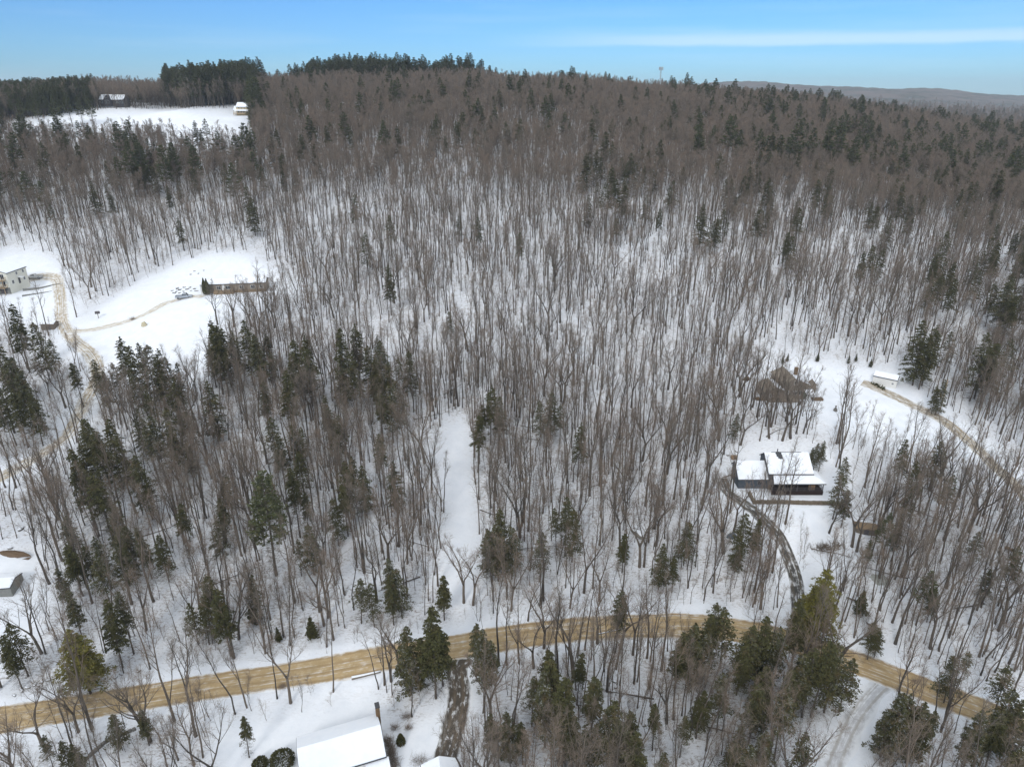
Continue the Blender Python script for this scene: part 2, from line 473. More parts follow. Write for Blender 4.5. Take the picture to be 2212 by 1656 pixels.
strip('main_road', R_MAIN, 6.0, M_SAND, .10)
strip('side_road', R_LEFT, 4.8, M_SANDL, .07, .2)
strip('yard_driveway', R_YARD, 4.0, M_SANDY, .09, .2)
strip('field_driveway', R_SHED, 4.2, M_SANDS, .07, .25)
strip('house_driveway', R_DARK, 3.1, M_ASPH, .055, .12)
strip('lower_driveway', R_BOT, 4.6, M_ASPH2, .055, .2)
strip('snowy_track', R_TRACK, 3.8, M_TRACKM, .055, .3)

# ------------------------------------------------------------------ openings in the forest, by where trees do NOT stand
CLEAR = [
 [(-20,268),(60,258),(180,240),(330,235),(500,235),(548,250),(548,350),(470,340),(380,333),(250,326),(120,320),(-20,312)],
 [(-40,540),(60,540),(140,556),(128,640),(150,705),(60,720),(-40,690)],
 [(170,735),(165,690),(215,660),(300,610),(400,560),(470,545),(560,545),(610,600),(640,640),(560,655),(520,690),(500,720),(470,800),(440,850),(230,860),(215,800)],
 [(948,940),(962,905),(1000,898),(1018,930),(1020,1000),(1034,1090),(1032,1150),(1042,1250),(1035,1330),(960,1330),(950,1200),(965,1120),(950,1050),(945,980)],
 [(1560,985),(1600,955),(1740,950),(1800,1000),(1850,1090),(1885,1130),(1860,1180),(1870,1250),(1760,1260),(1738,1180),(1700,1120),(1640,1085),(1580,1070)],
 [(1600,800),(1690,770),(1790,780),(1960,795),(1990,855),(2070,895),(2150,970),(2240,1040),(2240,1110),(2120,1030),(2060,1000),(1980,985),(1900,950),(1790,940),(1760,890),(1640,880)],
 [(440,1560),(800,1478),(835,1530),(870,1570),(960,1520),(930,1700),(1100,1900),(300,1900),(480,1700)],
 [(1850,1450),(1930,1480),(1905,1560),(1850,1656),(1820,1900),(1700,1900),(1780,1600),(1850,1490)],
 [(-60,1180),(60,1180),(120,1290),(60,1400),(-60,1420)],
]
THIN = [  # (polygon, factor on the number of bare trees)
 ([(-100,960),(220,960),(420,1200),(420,1450),(-100,1530)], .45),
 ([(-300,1500),(420,1500),(520,1900),(-300,1900)], .55),
 ([(950,1300),(1850,1350),(1850,1900),(950,1900)], .85),
 ([(1850,1400),(2400,1560),(2400,1900),(1850,1900)], .45),
 ([(-60,640),(230,640),(230,1080),(-60,1080)], .30),
 ([(1700,880),(2240,980),(2240,1160),(1800,1080)], .38),
 ([(560,1000),(1560,1000),(1560,1360),(560,1360)], .75),
 ([(60,215),(560,215),(560,245),(60,245)], 1.3),
]
ROADS = [(R_MAIN, 4.6), (R_LEFT, 4.2), (R_YARD, 4.5), (R_SHED, 4.5), (R_DARK, 3.0), (R_BOT, 3.6), (R_TRACK, 4.2)]
def roaddist(X, Y):
    d = np.full(X.shape, 1e9)
    for ln, hw in ROADS:
        l2 = ln[::3]
        for a in range(0, X.size, 20000):
            sl = slice(a, a + 20000)
            q = np.min(np.hypot(X[sl, None] - l2[None, :, 0], Y[sl, None] - l2[None, :, 1]), axis=1) - hw
            d[sl] = np.minimum(d[sl], q)
    return d

# ------------------------------------------------------------------ ground sheet
def ground():
    s = np.concatenate([np.linspace(S0, math.log(810), 560), np.linspace(math.log(810), math.log(6000), 202)[1:]])
    y = np.exp(s) - 110.0
    u = np.linspace(-1.5, 1.5, 420)
    Y = np.repeat(y[:, None], len(u), 1)
    X = u[None, :] * np.maximum(Y, 70.0)
    Z = H(X, Y)
    # ploughed snow banks on both sides of the main road
    q = (Y > 55) & (Y < 135) & (np.abs(X) < 170)
    xq, yq = X[q], Y[q]; dm = np.full(xq.shape, 99.)
    for a in range(0, xq.size, 20000):
        sl = slice(a, a + 20000); dm[sl] = np.min(np.hypot(xq[sl, None] - R_MAIN[None, ::2, 0], yq[sl, None] - R_MAIN[None, ::2, 1]), axis=1)
    ds = np.min(np.stack([np.min(np.hypot(xq[:, None] - l[None, ::4, 0], yq[:, None] - l[None, ::4, 1]), axis=1) for l in (R_DARK, R_BOT, R_TRACK)]), axis=0)
    Z[q] += np.clip((ds - 2.6) / 2, 0, 1) * .38 * (.7 + .5 * np.sin(xq * .9) * np.sin(xq * .37 + 1)) * np.exp(-((dm - 4.0) / .62) ** 2)
    V = np.stack([X, Y, Z], -1).reshape(-1, 3)
    n, C = len(y), len(u)
    i, j = np.meshgrid(np.arange(n - 1), np.arange(C - 1), indexing='ij'); a = (i * C + j).ravel()
    F = np.stack([a, a + 1, a + C + 1, a + C], 1)
    px, py, dep = proj(V[:, 0], V[:, 1], V[:, 2])
    clr = np.zeros(len(V), bool)
    for poly in CLEAR: clr |= inpoly(px, py, poly)
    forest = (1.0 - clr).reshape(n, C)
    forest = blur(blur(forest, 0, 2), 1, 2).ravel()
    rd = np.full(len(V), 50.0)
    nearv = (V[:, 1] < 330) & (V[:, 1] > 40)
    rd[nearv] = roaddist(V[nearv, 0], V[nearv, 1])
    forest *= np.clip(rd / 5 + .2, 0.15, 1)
    g = NG('snowy ground', .75, .25)
    v = g.coord('Object')
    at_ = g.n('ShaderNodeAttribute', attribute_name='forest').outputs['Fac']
    fr = g.n('ShaderNodeAttribute', attribute_name='far').outputs['Fac']
    big = g.noise(v, .035, 4, .6); mid = g.noise(v, .35, 5, .65); fine = g.noise(v, 2.4, 5, .7)
    v2 = g.coord('Object', (1, 2.2, 1))
    lit = g.noise(v2, 1.3, 6, .75)
    snow = g.mix(g.rng(mid, .3, .7), (.70, .735, .79), (.80, .825, .87))
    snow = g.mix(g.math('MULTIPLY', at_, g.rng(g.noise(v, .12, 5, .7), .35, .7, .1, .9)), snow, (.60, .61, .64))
    # leaf litter, rocks and twigs poking through the thin snow under the trees
    thr = g.math('ADD', g.math('MULTIPLY', g.math('SUBTRACT', mid, .5), .35), g.math('ADD', lit, g.math('MULTIPLY', g.math('SUBTRACT', big, .5), .25)))
    k = g.math('MULTIPLY', g.rng(thr, .52, .64, 0, .85), at_)
    col = g.mix(k, snow, (.21, .175, .145))
    k2 = g.math('MULTIPLY', g.rng(fine, .40, .75, 0, .22), at_)
    col = g.mix(k2, col, (.34, .31, .29))
    # the far hills are wooded all over
    vf = g.coord('Object', (1, 1, 1))
    nf = g.noise(vf, .012, 7, .7); nf2 = g.noise(vf, .09, 6, .75)
    woods = g.mix(g.rng(nf, .42, .6), (.125, .105, .095), (.05, .058, .045))
    woods = g.mix(g.rng(g.math('ADD', g.math('MULTIPLY', nf, .5), g.math('MULTIPLY', nf2, .5)), .58, .66, 0, .85), woods, (.60, .62, .66))
    col = g.mix(fr, col, woods)
    g.color(col)
    g.bump(g.math('ADD', mid, g.math('MULTIPLY', fine, .35)), .35, .35)
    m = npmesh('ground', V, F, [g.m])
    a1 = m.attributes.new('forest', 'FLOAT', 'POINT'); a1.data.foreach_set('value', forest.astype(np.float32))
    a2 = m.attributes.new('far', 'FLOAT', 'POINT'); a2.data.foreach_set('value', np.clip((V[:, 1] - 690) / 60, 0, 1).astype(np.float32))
    m.polygons.foreach_set('use_smooth', [True] * len(m.polygons))
    tag(link(bpy.data.objects.new('ground', m)), kind='structure')
ground()
# ------------------------------------------------------------------ tree prototypes
def segs_to_mesh(name, S, mats):
    """S rows: p0(3) p1(3) r0 r1 mat ; every segment an open three-sided tapered tube"""
    S = np.array(S, float)
    p0, p1, r0, r1 = S[:, :3], S[:, 3:6], S[:, 6], S[:, 7]
    d = p1 - p0; d /= np.linalg.norm(d, axis=1)[:, None] + 1e-9
    ref = np.where(np.abs(d[:, 2:3]) > .9, np.array([[1., 0, 0]]), np.array([[0, 0, 1.]]))
    a = np.cross(d, ref); a /= np.linalg.norm(a, axis=1)[:, None] + 1e-9
    b = np.cross(d, a)
    V = []; n = 3
    for k in range(n):
        o = a * math.cos(2 * math.pi * k / n) + b * math.sin(2 * math.pi * k / n)
        V += [p0 + o * r0[:, None], p1 + o * r1[:, None]]
    V = np.stack(V, 1).reshape(-1, 3)
    base = np.arange(len(S)) * 2 * n
    F = np.concatenate([np.stack([base + 2 * k, base + 2 * ((k + 1) % n), base + 2 * ((k + 1) % n) + 1, base + 2 * k + 1], 1) for k in range(n)])
    mi = np.tile(S[:, 8].astype(int), n)
    return npmesh(name, V, F, mats, mi)
def trunk_mesh(name, pts, rad, mat, extra=(), sides=6):
    mb = MB(); mb.tube(pts, rad, sides)
    for p, r in extra: mb.tube(p, r, 4)
    return mb.mesh(name, mat, True)
def rv(rg, s=1.0): return Vector((rg.gauss(0, s), rg.gauss(0, s), rg.gauss(0, s)))
def bare_tree(seed, Ht, r0, fb=.45, spread=1., nl=13, ang=50, twig=.010, dens=1., fork=False, wob=.12, sub=4):
    rg = random.Random(seed)
    trunks = []; limbs = []; S = []; r0 = r0 * 1.22
    def path(p, d, ln, n, wobble, up):
        pts = [p.copy()]; d = d.normalized()
        for i in range(n):
            d = (d + rv(rg, wobble) + Vector((0, 0, up))).normalized()
            p = p + d * (ln / n); pts.append(p.copy())
        return pts
    def twigs(pts, r, ln, count):
        for _ in range(max(1, int(count * dens + rg.random()))):
            t = .2 + .8 * rg.random(); k = min(int(t * (len(pts) - 1)), len(pts) - 2); f = t * (len(pts) - 1) - k
            p = pts[k].lerp(pts[k + 1], f); d = (pts[k + 1] - pts[k]).normalized()
            q = (d + rv(rg, .55) + Vector((0, 0, .25))).normalized()
            l = ln * (.5 + .8 * rg.random())
            m = p + q * l * .5; e = m + (q + rv(rg, .3)).normalized() * l * .5
            S.append((*p, *m, r, r * .8, 1)); S.append((*m, *e, r * .8, r * .35, 1))
            if rg.random() < .8:
                e2 = m + (q + rv(rg, .6)).normalized() * l * .45
                S.append((*m, *e2, r * .7, r * .35, 1))
    def limb(p, d, ln, r, lvl):
        n = 4 if lvl == 0 else 3
        pts = path(p, d, ln, n, .16, .10)
        rads = [r * (1 - .75 * i / n) for i in range(n + 1)]
        if lvl == 0: limbs.append((pts, rads))
        else:
            for i in range(n): S.append((*pts[i], *pts[i + 1], rads[i], rads[i + 1], 1))
        if lvl < 1:
            for _ in range(sub):
                t = .25 + .7 * rg.random(); k = min(int(t * n), n - 1)
                q = pts[k].lerp(pts[k + 1], t * n - k)
                dd = (pts[k + 1] - pts[k]).normalized()
                limb(q, (dd + rv(rg, .5)).normalized(), ln * (.35 + .3 * rg.random()), rads[k] * .5, lvl + 1)
        twigs(pts, twig, .9 if lvl else 1.1, 5 if lvl else 6)
    def stem(p, d, Hs_, r, fb_):
        n = 9
        pts = path(p, d, Hs_, n, wob * .35, .05)
        rads = [r * (1.25 if i == 0 else 1) * (1 - .88 * (i / n) ** 1.1) for i in range(n + 1)]
        trunks.append((pts, rads))
        for k in range(nl):
            t = fb_ + (.97 - fb_) * (k + rg.random()) / nl
            i = min(int(t * n), n - 1); q = pts[i].lerp(pts[i + 1], t * n - i)
            a_ = rg.random() * 6.283; e = math.radians(ang + rg.uniform(-12, 18) + 15 * t)
            dd = Vector((math.cos(a_) * math.cos(e), math.sin(a_) * math.cos(e), math.sin(e)))
            limb(q, dd, Hs_ * (1.12 - t) * .42 * spread * (.7 + .6 * rg.random()), rads[i] * .42 + .012, 0)
        twigs(pts[-3:], twig, 1., 8)
    if fork:
        hb = Ht * .3
        base = path(Vector((0, 0, -.5)), Vector((0, 0, 1)), hb + .5, 4, .03, .05)
        trunks.append((base, [r0 * 1.3, r0 * 1.1, r0, r0 * .95, r0 * .9]))
        for s in range(3 if fork > 1 else 2):
            a_ = s * 6.283 / (3 if fork > 1 else 2) + rg.random()
            stem(base[-1] - Vector((0, 0, .1)), Vector((math.cos(a_) * .38, math.sin(a_) * .38, 1)), Ht - hb, r0 * .62, .15)
    else:
        stem(Vector((0, 0, -.5)), Vector((rg.gauss(0, .02), rg.gauss(0, .02), 1)), Ht + .5, r0, fb)
    mb = MB()
    for p, r in trunks: mb.tube(p, r, 6)
    mt = mb.mesh('trunk', M_BARK, True)
    for p, r in limbs:
        for i in range(len(p) - 1): S.append((*p[i], *p[i + 1], r[i], r[i + 1], 0))
    mc = segs_to_mesh('crown', S, [M_BARK, M_TWIG])
    return mt, mc
def quads(name, C, A, B, mats, midx=None):
    """flat sprays: centres C, half axes A and B"""
    V = np.stack([C - A - B * .35, C + A * .15 - B, C + A, C + A * .15 + B], 1).reshape(-1, 3)
    F = np.arange(len(C) * 4).reshape(-1, 4)
    return V, F
def conifer(seed, Ht, r0, kind='hemlock', cb=.2, wid=.24, mat=None, n_sp=1.0, ss=1.0):
    """trunk mesh, crown mesh: branch tubes and many small needle sprays with gaps between"""
    rg = random.Random(seed); nr = np.random.default_rng(seed)
    S = []; Cc = []; Aa = []; Bb = []
    pts = [Vector((rg.gauss(0, .02) * Ht * .1 * (i > 0), rg.gauss(0, .02) * Ht * .1 * (i > 0), -.5 + (Ht + .3) * i / 7)) for i in range(8)]
    rad = [r0 * (1.2 if i == 0 else 1) * (1 - .95 * i / 7) for i in range(8)]
    def tp(z):
        t = max(0, min(.999, (z + .5) / (Ht + .3))) * 7; i = int(t); return pts[i].lerp(pts[i + 1], t - i)
    z = Ht * .06 if kind != 'young' else .3
    while z < Ht * .985:
        t = z / Ht
        live = t > cb
        if kind == 'pine':
            R = Ht * wid * (min(1, (1 - t) ** .7 * 1.35 + .03)) * (.65 + .5 * rg.random()) * (1 if t > cb + .08 else .7)
            nb = rg.randint(4, 6); dz = rg.uniform(.6, .95)
        elif kind == 'young':
            R = Ht * wid * (1 - t) ** .85 * (.8 + .4 * rg.random()) + .1; nb = rg.randint(5, 6); dz = .30
        else:
            R = Ht * wid * min(1.0, (1 - t) ** .62 * 1.12) * (.62 + .55 * rg.random()) + .12
            if t < cb + .25: R *= .75 + .3 * rg.random()
            nb = rg.randint(4, 6); dz = rg.uniform(.40, .66)
        if not live: nb = 3 + (rg.random() < .6); R *= .70; dz = rg.uniform(.35, .7)
        az0 = rg.random() * 6.283
        for b in range(nb):
            if live and rg.random() < .16: continue
            az_ = az0 + b * 6.283 / nb + rg.gauss(0, .3)
            Rb = R * (.75 + .4 * rg.random())
            if kind == 'pine': el, droop = rg.uniform(.0, .30) + .9 * max(0, t - .7), -.10
            elif kind == 'young': el, droop = rg.uniform(.1, .4), .05
            else: el, droop = rg.uniform(-.12, .18) + .5 * max(0, t - .8) * 2, .30
            o = Vector((math.cos(az_), math.sin(az_), 0)); p = tp(z); bp = [p]
            for k in range(1, 4):
                f = k / 3
                bp.append(p + o * Rb * f * math.cos(el) + Vector((0, 0, Rb * (math.sin(el) * f - droop * f * f))))
            r_ = .02 + .008 * Rb
            for k in range(3): S.append((*bp[k], *bp[k + 1], r_ * (1 - k / 3.3), r_ * (1 - (k + 1) / 3.3), 0 if live else 2))
            side0 = Vector((-o.y, o.x, 0))
            if not live:
                for _ in range(7):
                    f = .25 + .75 * rg.random(); q = bp[0].lerp(bp[3], f); e = q + (side0 * rg.choice((-1, 1)) * .8 + o * .6 + rv(rg, .2)) * Rb * .34
                    S.append((*q, *e, .013, .006, 2))
                continue
            m = int((6 + Rb * (14 if kind != 'pine' else 13)) * n_sp)
            f = nr.random(m) ** .75
            if kind == 'pine': f = .42 + .6 * f
            else: f = .12 + .90 * f
            k = np.clip((f * 3).astype(int), 0, 2); w_ = f * 3 - k
            bpn = np.array([tuple(q) for q in bp])
            c = bpn[k] * (1 - w_)[:, None] + bpn[k + 1] * w_[:, None]
            lat = nr.normal(0, 1, m) * (.17 if kind != 'pine' else .22) * Rb * (1.15 - .5 * f)
            c = c + np.outer(lat, np.array(side0)) + nr.normal(0, .07 if kind != 'pine' else .16, (m, 3))
            if kind == 'hemlock': c[:, 2] -= .06 + nr.random(m) * .16
            sg = np.sign(lat)[:, None]
            ax = np.array(o)[None] * (.6 + .3 * nr.random((m, 1))) + np.array(side0)[None] * sg * .7 + nr.normal(0, .28, (m, 3))
            if kind == 'pine': ax[:, 2] += .25
            elif kind == 'hemlock': ax[:, 2] -= .18
            ax /= np.linalg.norm(ax, axis=1)[:, None]
            hl = ss * nr.uniform(.20, .36, m) * (1.12 if kind == 'pine' else 1.0) * (.75 if kind == 'young' else 1)
            up = np.array([[0, 0, 1.]]) + nr.normal(0, .55, (m, 3))
            bx = np.cross(ax, up); bx /= np.linalg.norm(bx, axis=1)[:, None] + 1e-9
            Cc.append(c); Aa.append(ax * hl[:, None]); Bb.append(bx * (hl * nr.uniform(.38, .62, m))[:, None])
        z += dz
    # leader
    c = np.array([tuple(tp(Ht * .97))]) + nr.normal(0, .10, (14, 3)) + np.array([[0, 0, .2]])
    ax = nr.normal(0, .5, (14, 3)) + np.array([[0, 0, 1.]]); ax /= np.linalg.norm(ax, axis=1)[:, None]
    bx = np.cross(ax, nr.normal(0, 1, (14, 3))); bx /= np.linalg.norm(bx, axis=1)[:, None]
    Cc.append(c); Aa.append(ax * .3); Bb.append(bx * .12)
    C = np.concatenate(Cc); A = np.concatenate(Aa); B = np.concatenate(Bb)
    V, F = quads('crown', C, A, B, None)
    mt = trunk_mesh('trunk', pts, rad, M_CBARK)
    sm = segs_to_mesh('tmp', S, [M_CBARK])
    nv = len(sm.vertices); sv = np.empty(nv * 3, np.float32); sm.vertices.foreach_get('co', sv)
    sf = np.empty(len(sm.loops), np.int32); sm.loops.foreach_get('vertex_index', sf)
    smi = np.empty(len(sm.polygons), np.int32); sm.polygons.foreach_get('material_index', smi)
    bpy.data.meshes.remove(sm)
    F2 = np.concatenate([sf.reshape(-1, 4), F + nv]); V2 = np.concatenate([sv.reshape(-1, 3), V])
    mi = np.concatenate([np.where(smi == 2, 2, 1), np.zeros(len(F), int)])
    mc = npmesh('crown', V2, F2, [mat, M_CBARK, M_DRYTWIG], mi)
    return mt, mc
def join_mesh(name, mt, mc):
    """one mesh of trunk + crown for the far forest"""
    import bmesh
    bm = bmesh.new(); bm.from_mesh(mt); bm.from_mesh(mc)
    n = len(mt.polygons); mats = list(mt.materials) + list(mc.materials)
    bm.faces.ensure_lookup_table()
    for i, f in enumerate(bm.faces):
        if i >= n: f.material_index += len(mt.materials)
    m = bpy.data.meshes.new(name); bm.to_mesh(m); bm.free()
    for x in mats: m.materials.append(x)
    return m

BARE = [bare_tree(11, 20, .15, .55, .75, 11, 56, .011, .8), bare_tree(12, 22, .18, .50, .85, 12, 52, .011, .85), bare_tree(13, 17, .12, .42, .9, 10, 55, .011, .9, False, .2),
        bare_tree(14, 21, .17, .62, .90, 10, 48, .011, .85), bare_tree(15, 19, .13, .50, .70, 11, 60, .011, .8, False, .2), bare_tree(16, 19, .19, .40, 1.0, 8, 50, .011, .85, 1),
        bare_tree(17, 15, .085, .45, .65, 9, 60, .011, .8, False, .22), bare_tree(18, 22, .22, .45, 1.0, 13, 46, .011, .9, False, .2), bare_tree(19, 13, .07, .35, .75, 9, 58, .011, .8, False, .28),
        bare_tree(20, 18, .15, .35, .95, 7, 50, .011, .8, 2), bare_tree(21, 18, .15, .68, .6, 6, 42, .011, .6, False, .25)]
BARE_H = [20, 22, 17, 21, 19, 19, 15, 22, 13, 18, 18]
OAK = [bare_tree(31, 17, .27, .28, 1.25, 15, 38, .012, 1.0, False, .35, 5), bare_tree(32, 16, .24, .25, 1.15, 9, 40, .012, 1., 1, .4, 5),
       bare_tree(33, 18, .25, .3, 1.0, 8, 45, .012, 1., 2, .4, 5)]
OAK_H = [17, 16, 18]
SAP = [bare_tree(41, 6.5, .04, .2, .9, 9, 55, .008, .7, False, .3, 2), bare_tree(42, 8.5, .05, .25, .8, 10, 58, .008, .7, False, .3, 2),
       bare_tree(43, 5, .03, .12, 1.0, 9, 50, .008, .8, False, .3, 2)]
HEM = [conifer(51, 20, .22, 'hemlock', .36, .21, M_HEM, 1.3, .82), conifer(52, 18, .20, 'hemlock', .28, .25, M_HEM, 1.05, .82), conifer(53, 22, .25, 'hemlock', .48, .19, M_HEM, 1.4, .82), conifer(54, 16, .17, 'hemlock', .20, .27, M_HEM, 1.0, .8),
       conifer(55, 19, .20, 'hemlock', .46, .24, M_HEM, .8, .82), conifer(56, 15, .17, 'hemlock', .28, .29, M_HEM, .65, .82), conifer(57, 20, .22, 'hemlock', .34, .19, M_HEM, 1.5, .82), conifer(58, 17, .18, 'hemlock', .12, .24, M_HEM, 1.3, .8)]
HEM_H = [20, 18, 22, 16, 19, 15, 20, 17]
PINE = [conifer(61, 24, .30, 'pine', .35, .21, M_PINE), conifer(62, 22, .27, 'pine', .28, .24, M_PINE), conifer(63, 26, .33, 'pine', .42, .20, M_PINE)]
PINE_H = [24, 22, 26]
GOLD = [conifer(66, 17, .22, 'hemlock', .20, .31, M_GOLD, 1.6, .8), conifer(68, 19, .24, 'hemlock', .24, .29, M_GOLD, 1.5, .8)]
GOLD_H = [17, 19]
YOUNG = [conifer(71, 5, .07, 'young', .02, .27, M_HEM), conifer(72, 7, .09, 'young', .05, .24, M_HEM), conifer(73, 9, .11, 'young', .08, .22, M_HEM)]
YOUNG_H = [5, 7, 9]

# ------------------------------------------------------------------ where the trees stand
X, Y = [], []
cell = 3.1
for yy in np.arange(52, 740, cell):
    xm = .82 * yy + 22
    xs = np.arange(-xm, xm, cell); X.append(xs + RNG.uniform(-.9, .9, len(xs)) * cell); Y.append(yy + RNG.uniform(-.9, .9, len(xs)) * cell)
X = np.concatenate(X); Y = np.concatenate(Y)
Z = H(X, Y); PX, PY, DEP = proj(X, Y, Z)
ok = np.ones(len(X), bool)
for poly in CLEAR: ok &= ~inpoly(PX, PY, poly)
nearm = Y < 330
rd = np.full(len(X), 99.); rd[nearm] = roaddist(X[nearm], Y[nearm]); ok &= rd > 0
for (px, py, pz, ri, ro) in PADS: ok &= np.hypot(X - px, Y - py) > ri * .95
X, Y, Z, PX, PY = X[ok], Y[ok], Z[ok], PX[ok], PY[ok]
dens = np.full(len(X), .58)
clump = np.sin(X * .09 + 1.2 * np.sin(Y * .05)) * np.sin(Y * .083 + 1.1 * np.sin(X * .061 + 2)); dens += .26 * clump
dens += .20 * np.clip((Y - 190) / 70, 0, 1) + .14 * np.clip((Y - 300) / 60, 0, 1)
dens += .16 * (Y < 170) - .12 * ((Y > 185) & (Y < 300))
for poly, f in THIN: dens[inpoly(PX, PY, poly)] *= f
# conifers by area: (outline of where they stand, share of trees, {kind: weight}, height factor)
ZONES = [
 ([(366,232),(366,140),(560,120),(900,120),(1090,135),(1290,160),(1250,212),(1100,226),(960,244),(880,275),(760,275),(700,305),(548,300),(548,232)], .66, 'p', 1.12),
 ([(-60,220),(60,212),(215,222),(215,240),(60,262),(-60,268)], .9, 'p', .8),
 ([(-60,160),(400,150),(366,205),(215,205),(-60,210)], .08, 'p', .9),
 ([(1100,150),(1560,170),(1900,215),(2300,240),(2300,300),(1900,260),(1500,220),(1150,200)], .09, 'ph', .9),
 ([(1400,200),(1900,240),(2300,280),(2300,450),(1900,440),(1500,380)], .11, 'hhp', 1.0),
 ([(560,210),(1450,190),(1450,360),(560,360)], .05, 'hp', .95),
 ([(-60,290),(620,340),(620,460),(-60,470)], .075, 'hhp', .9),
 ([(1250,360),(2300,440),(2300,620),(1250,500)], .06, 'h', .9),
 ([(2000,560),(2300,560),(2300,980),(2080,880),(1950,780)], .12, 'h', .95),
 ([(230,860),(500,800),(900,860),(950,980),(900,1180),(600,1180),(420,1240),(180,1180),(170,950)], .17, 'h', .85),
 ([(150,1180),(480,1180),(560,1420),(420,1450),(150,1440)], .26, 'h', .68),
 ([(560,1180),(940,1150),(930,1360),(700,1400),(560,1420)], .09, 'h', .65),
 ([(1040,1180),(1520,1180),(1560,1340),(1040,1340)], .12, 'hy', .62),
 ([(1230,1400),(1800,1440),(1850,1600),(1780,1950),(1150,1950),(1180,1500)], .40, 'h', .72),
 ([(1880,1120),(2300,1150),(2300,1560),(2000,1450),(1860,1380)], .18, 'hhp', .6),
 ([(1780,980),(1900,1000),(2200,1120),(2240,1250),(1880,1150)], .13, 'h', .62),
 ([(2100,1580),(2300,1640),(2300,1900),(1980,1900)], .4, 'h', .7),
 ([(140,1560),(480,1540),(520,1900),(60,1900)], .14, 'h', .5),
 ([(-100,820),(100,780),(130,960),(-100,1000)], .14, 'h', .9),
]
pc = np.full(len(X), .010); zt = np.zeros(len(X), int); zh = np.full(len(X), .8)
zkinds = ['h'] + [z[2] for z in ZONES]
for k, (poly, p_, kd, hf) in enumerate(ZONES):
    q = inpoly(PX, PY, poly); pc[q] = p_; zt[q] = k + 1; zh[q] = hf
r1 = RNG.random(len(X)); r2 = RNG.random(len(X)); r3 = RNG.random(len(X))
isc = r1 < pc * np.where(Y < 300, .55, 1.0) * (.5 + .9 * (clump := np.clip(.5 + .5 * np.sin(X * .11 + 2 * np.sin(Y * .07)) * np.sin(Y * .12 + X * .03), 0, 1))) 
isb = (~isc) & (r2 < dens) 
KINDS = {'b': (BARE, BARE_H), 'o': (OAK, OAK_H), 'h': (HEM, HEM_H), 'p': (PINE, PINE_H), 'g': (GOLD, GOLD_H), 'y': (YOUNG, YOUNG_H), 's': (SAP, [6.5, 8.5, 5])}
T = []      # (x, y, z, kind, variant, scale, note)
for i in np.nonzero(isb)[0]:
    tall = 1.02 - .14 * min(1, max(0, (Y[i] - 150) / 120))
    if r3[i] < .045 and Y[i] < 260: T.append((X[i], Y[i], Z[i], 'o', int(r3[i] * 1e4) % 3, .8 + .3 * r1[i], ''))
    else: T.append((X[i], Y[i], Z[i], 'b', int(r3[i] * 1e4) % 11, (.62 + .40 * r1[i] ** .6) * tall, ''))
for i in np.nonzero(isc)[0]:
    kd = zkinds[zt[i]]; kd = kd[int(r2[i] * len(kd) * .9999)]
    ns = len(KINDS[kd][0])
    T.append((X[i], Y[i], Z[i], kd, int(r3[i] * 1e4) % ns, (.84 if Y[i] > 400 else 1) * zh[i] * (.72 + .5 * r3[i]) * (1.5 if kd == 'y' else 1), ''))

# many thin young stems stand between the bigger trees in the nearer woods
mx = RNG.uniform(-1, 1, 3300); my = 58 + 140 * RNG.random(3300) ** .8; mx = mx * (.82 * my + 15)
mz = H(mx, my); qx, qy, _ = proj(mx, my, mz); okm = roaddist(mx, my) > 0.3
for poly in CLEAR: okm &= ~inpoly(qx, qy, poly)
for (px, py, pz, ri, ro) in PADS: okm &= np.hypot(mx - px, my - py) > ri
fm = np.full(len(mx), .8)
for poly, f in THIN: fm[inpoly(qx, qy, poly)] = .8 * f ** .6
okm &= RNG.random(len(mx)) < fm * (.55 + .6 * (np.sin(mx * .13 + 2) * np.sin(my * .11 + mx * .05) > -.2))
for i in np.nonzero(okm)[0]:
    v_ = (6, 8, 4, 2, 6, 10)[int(RNG.integers(0, 6))]
    T.append((mx[i], my[i], mz[i], 'b', v_, RNG.uniform(.55, 1.0), ''))
n_auto = len(T)
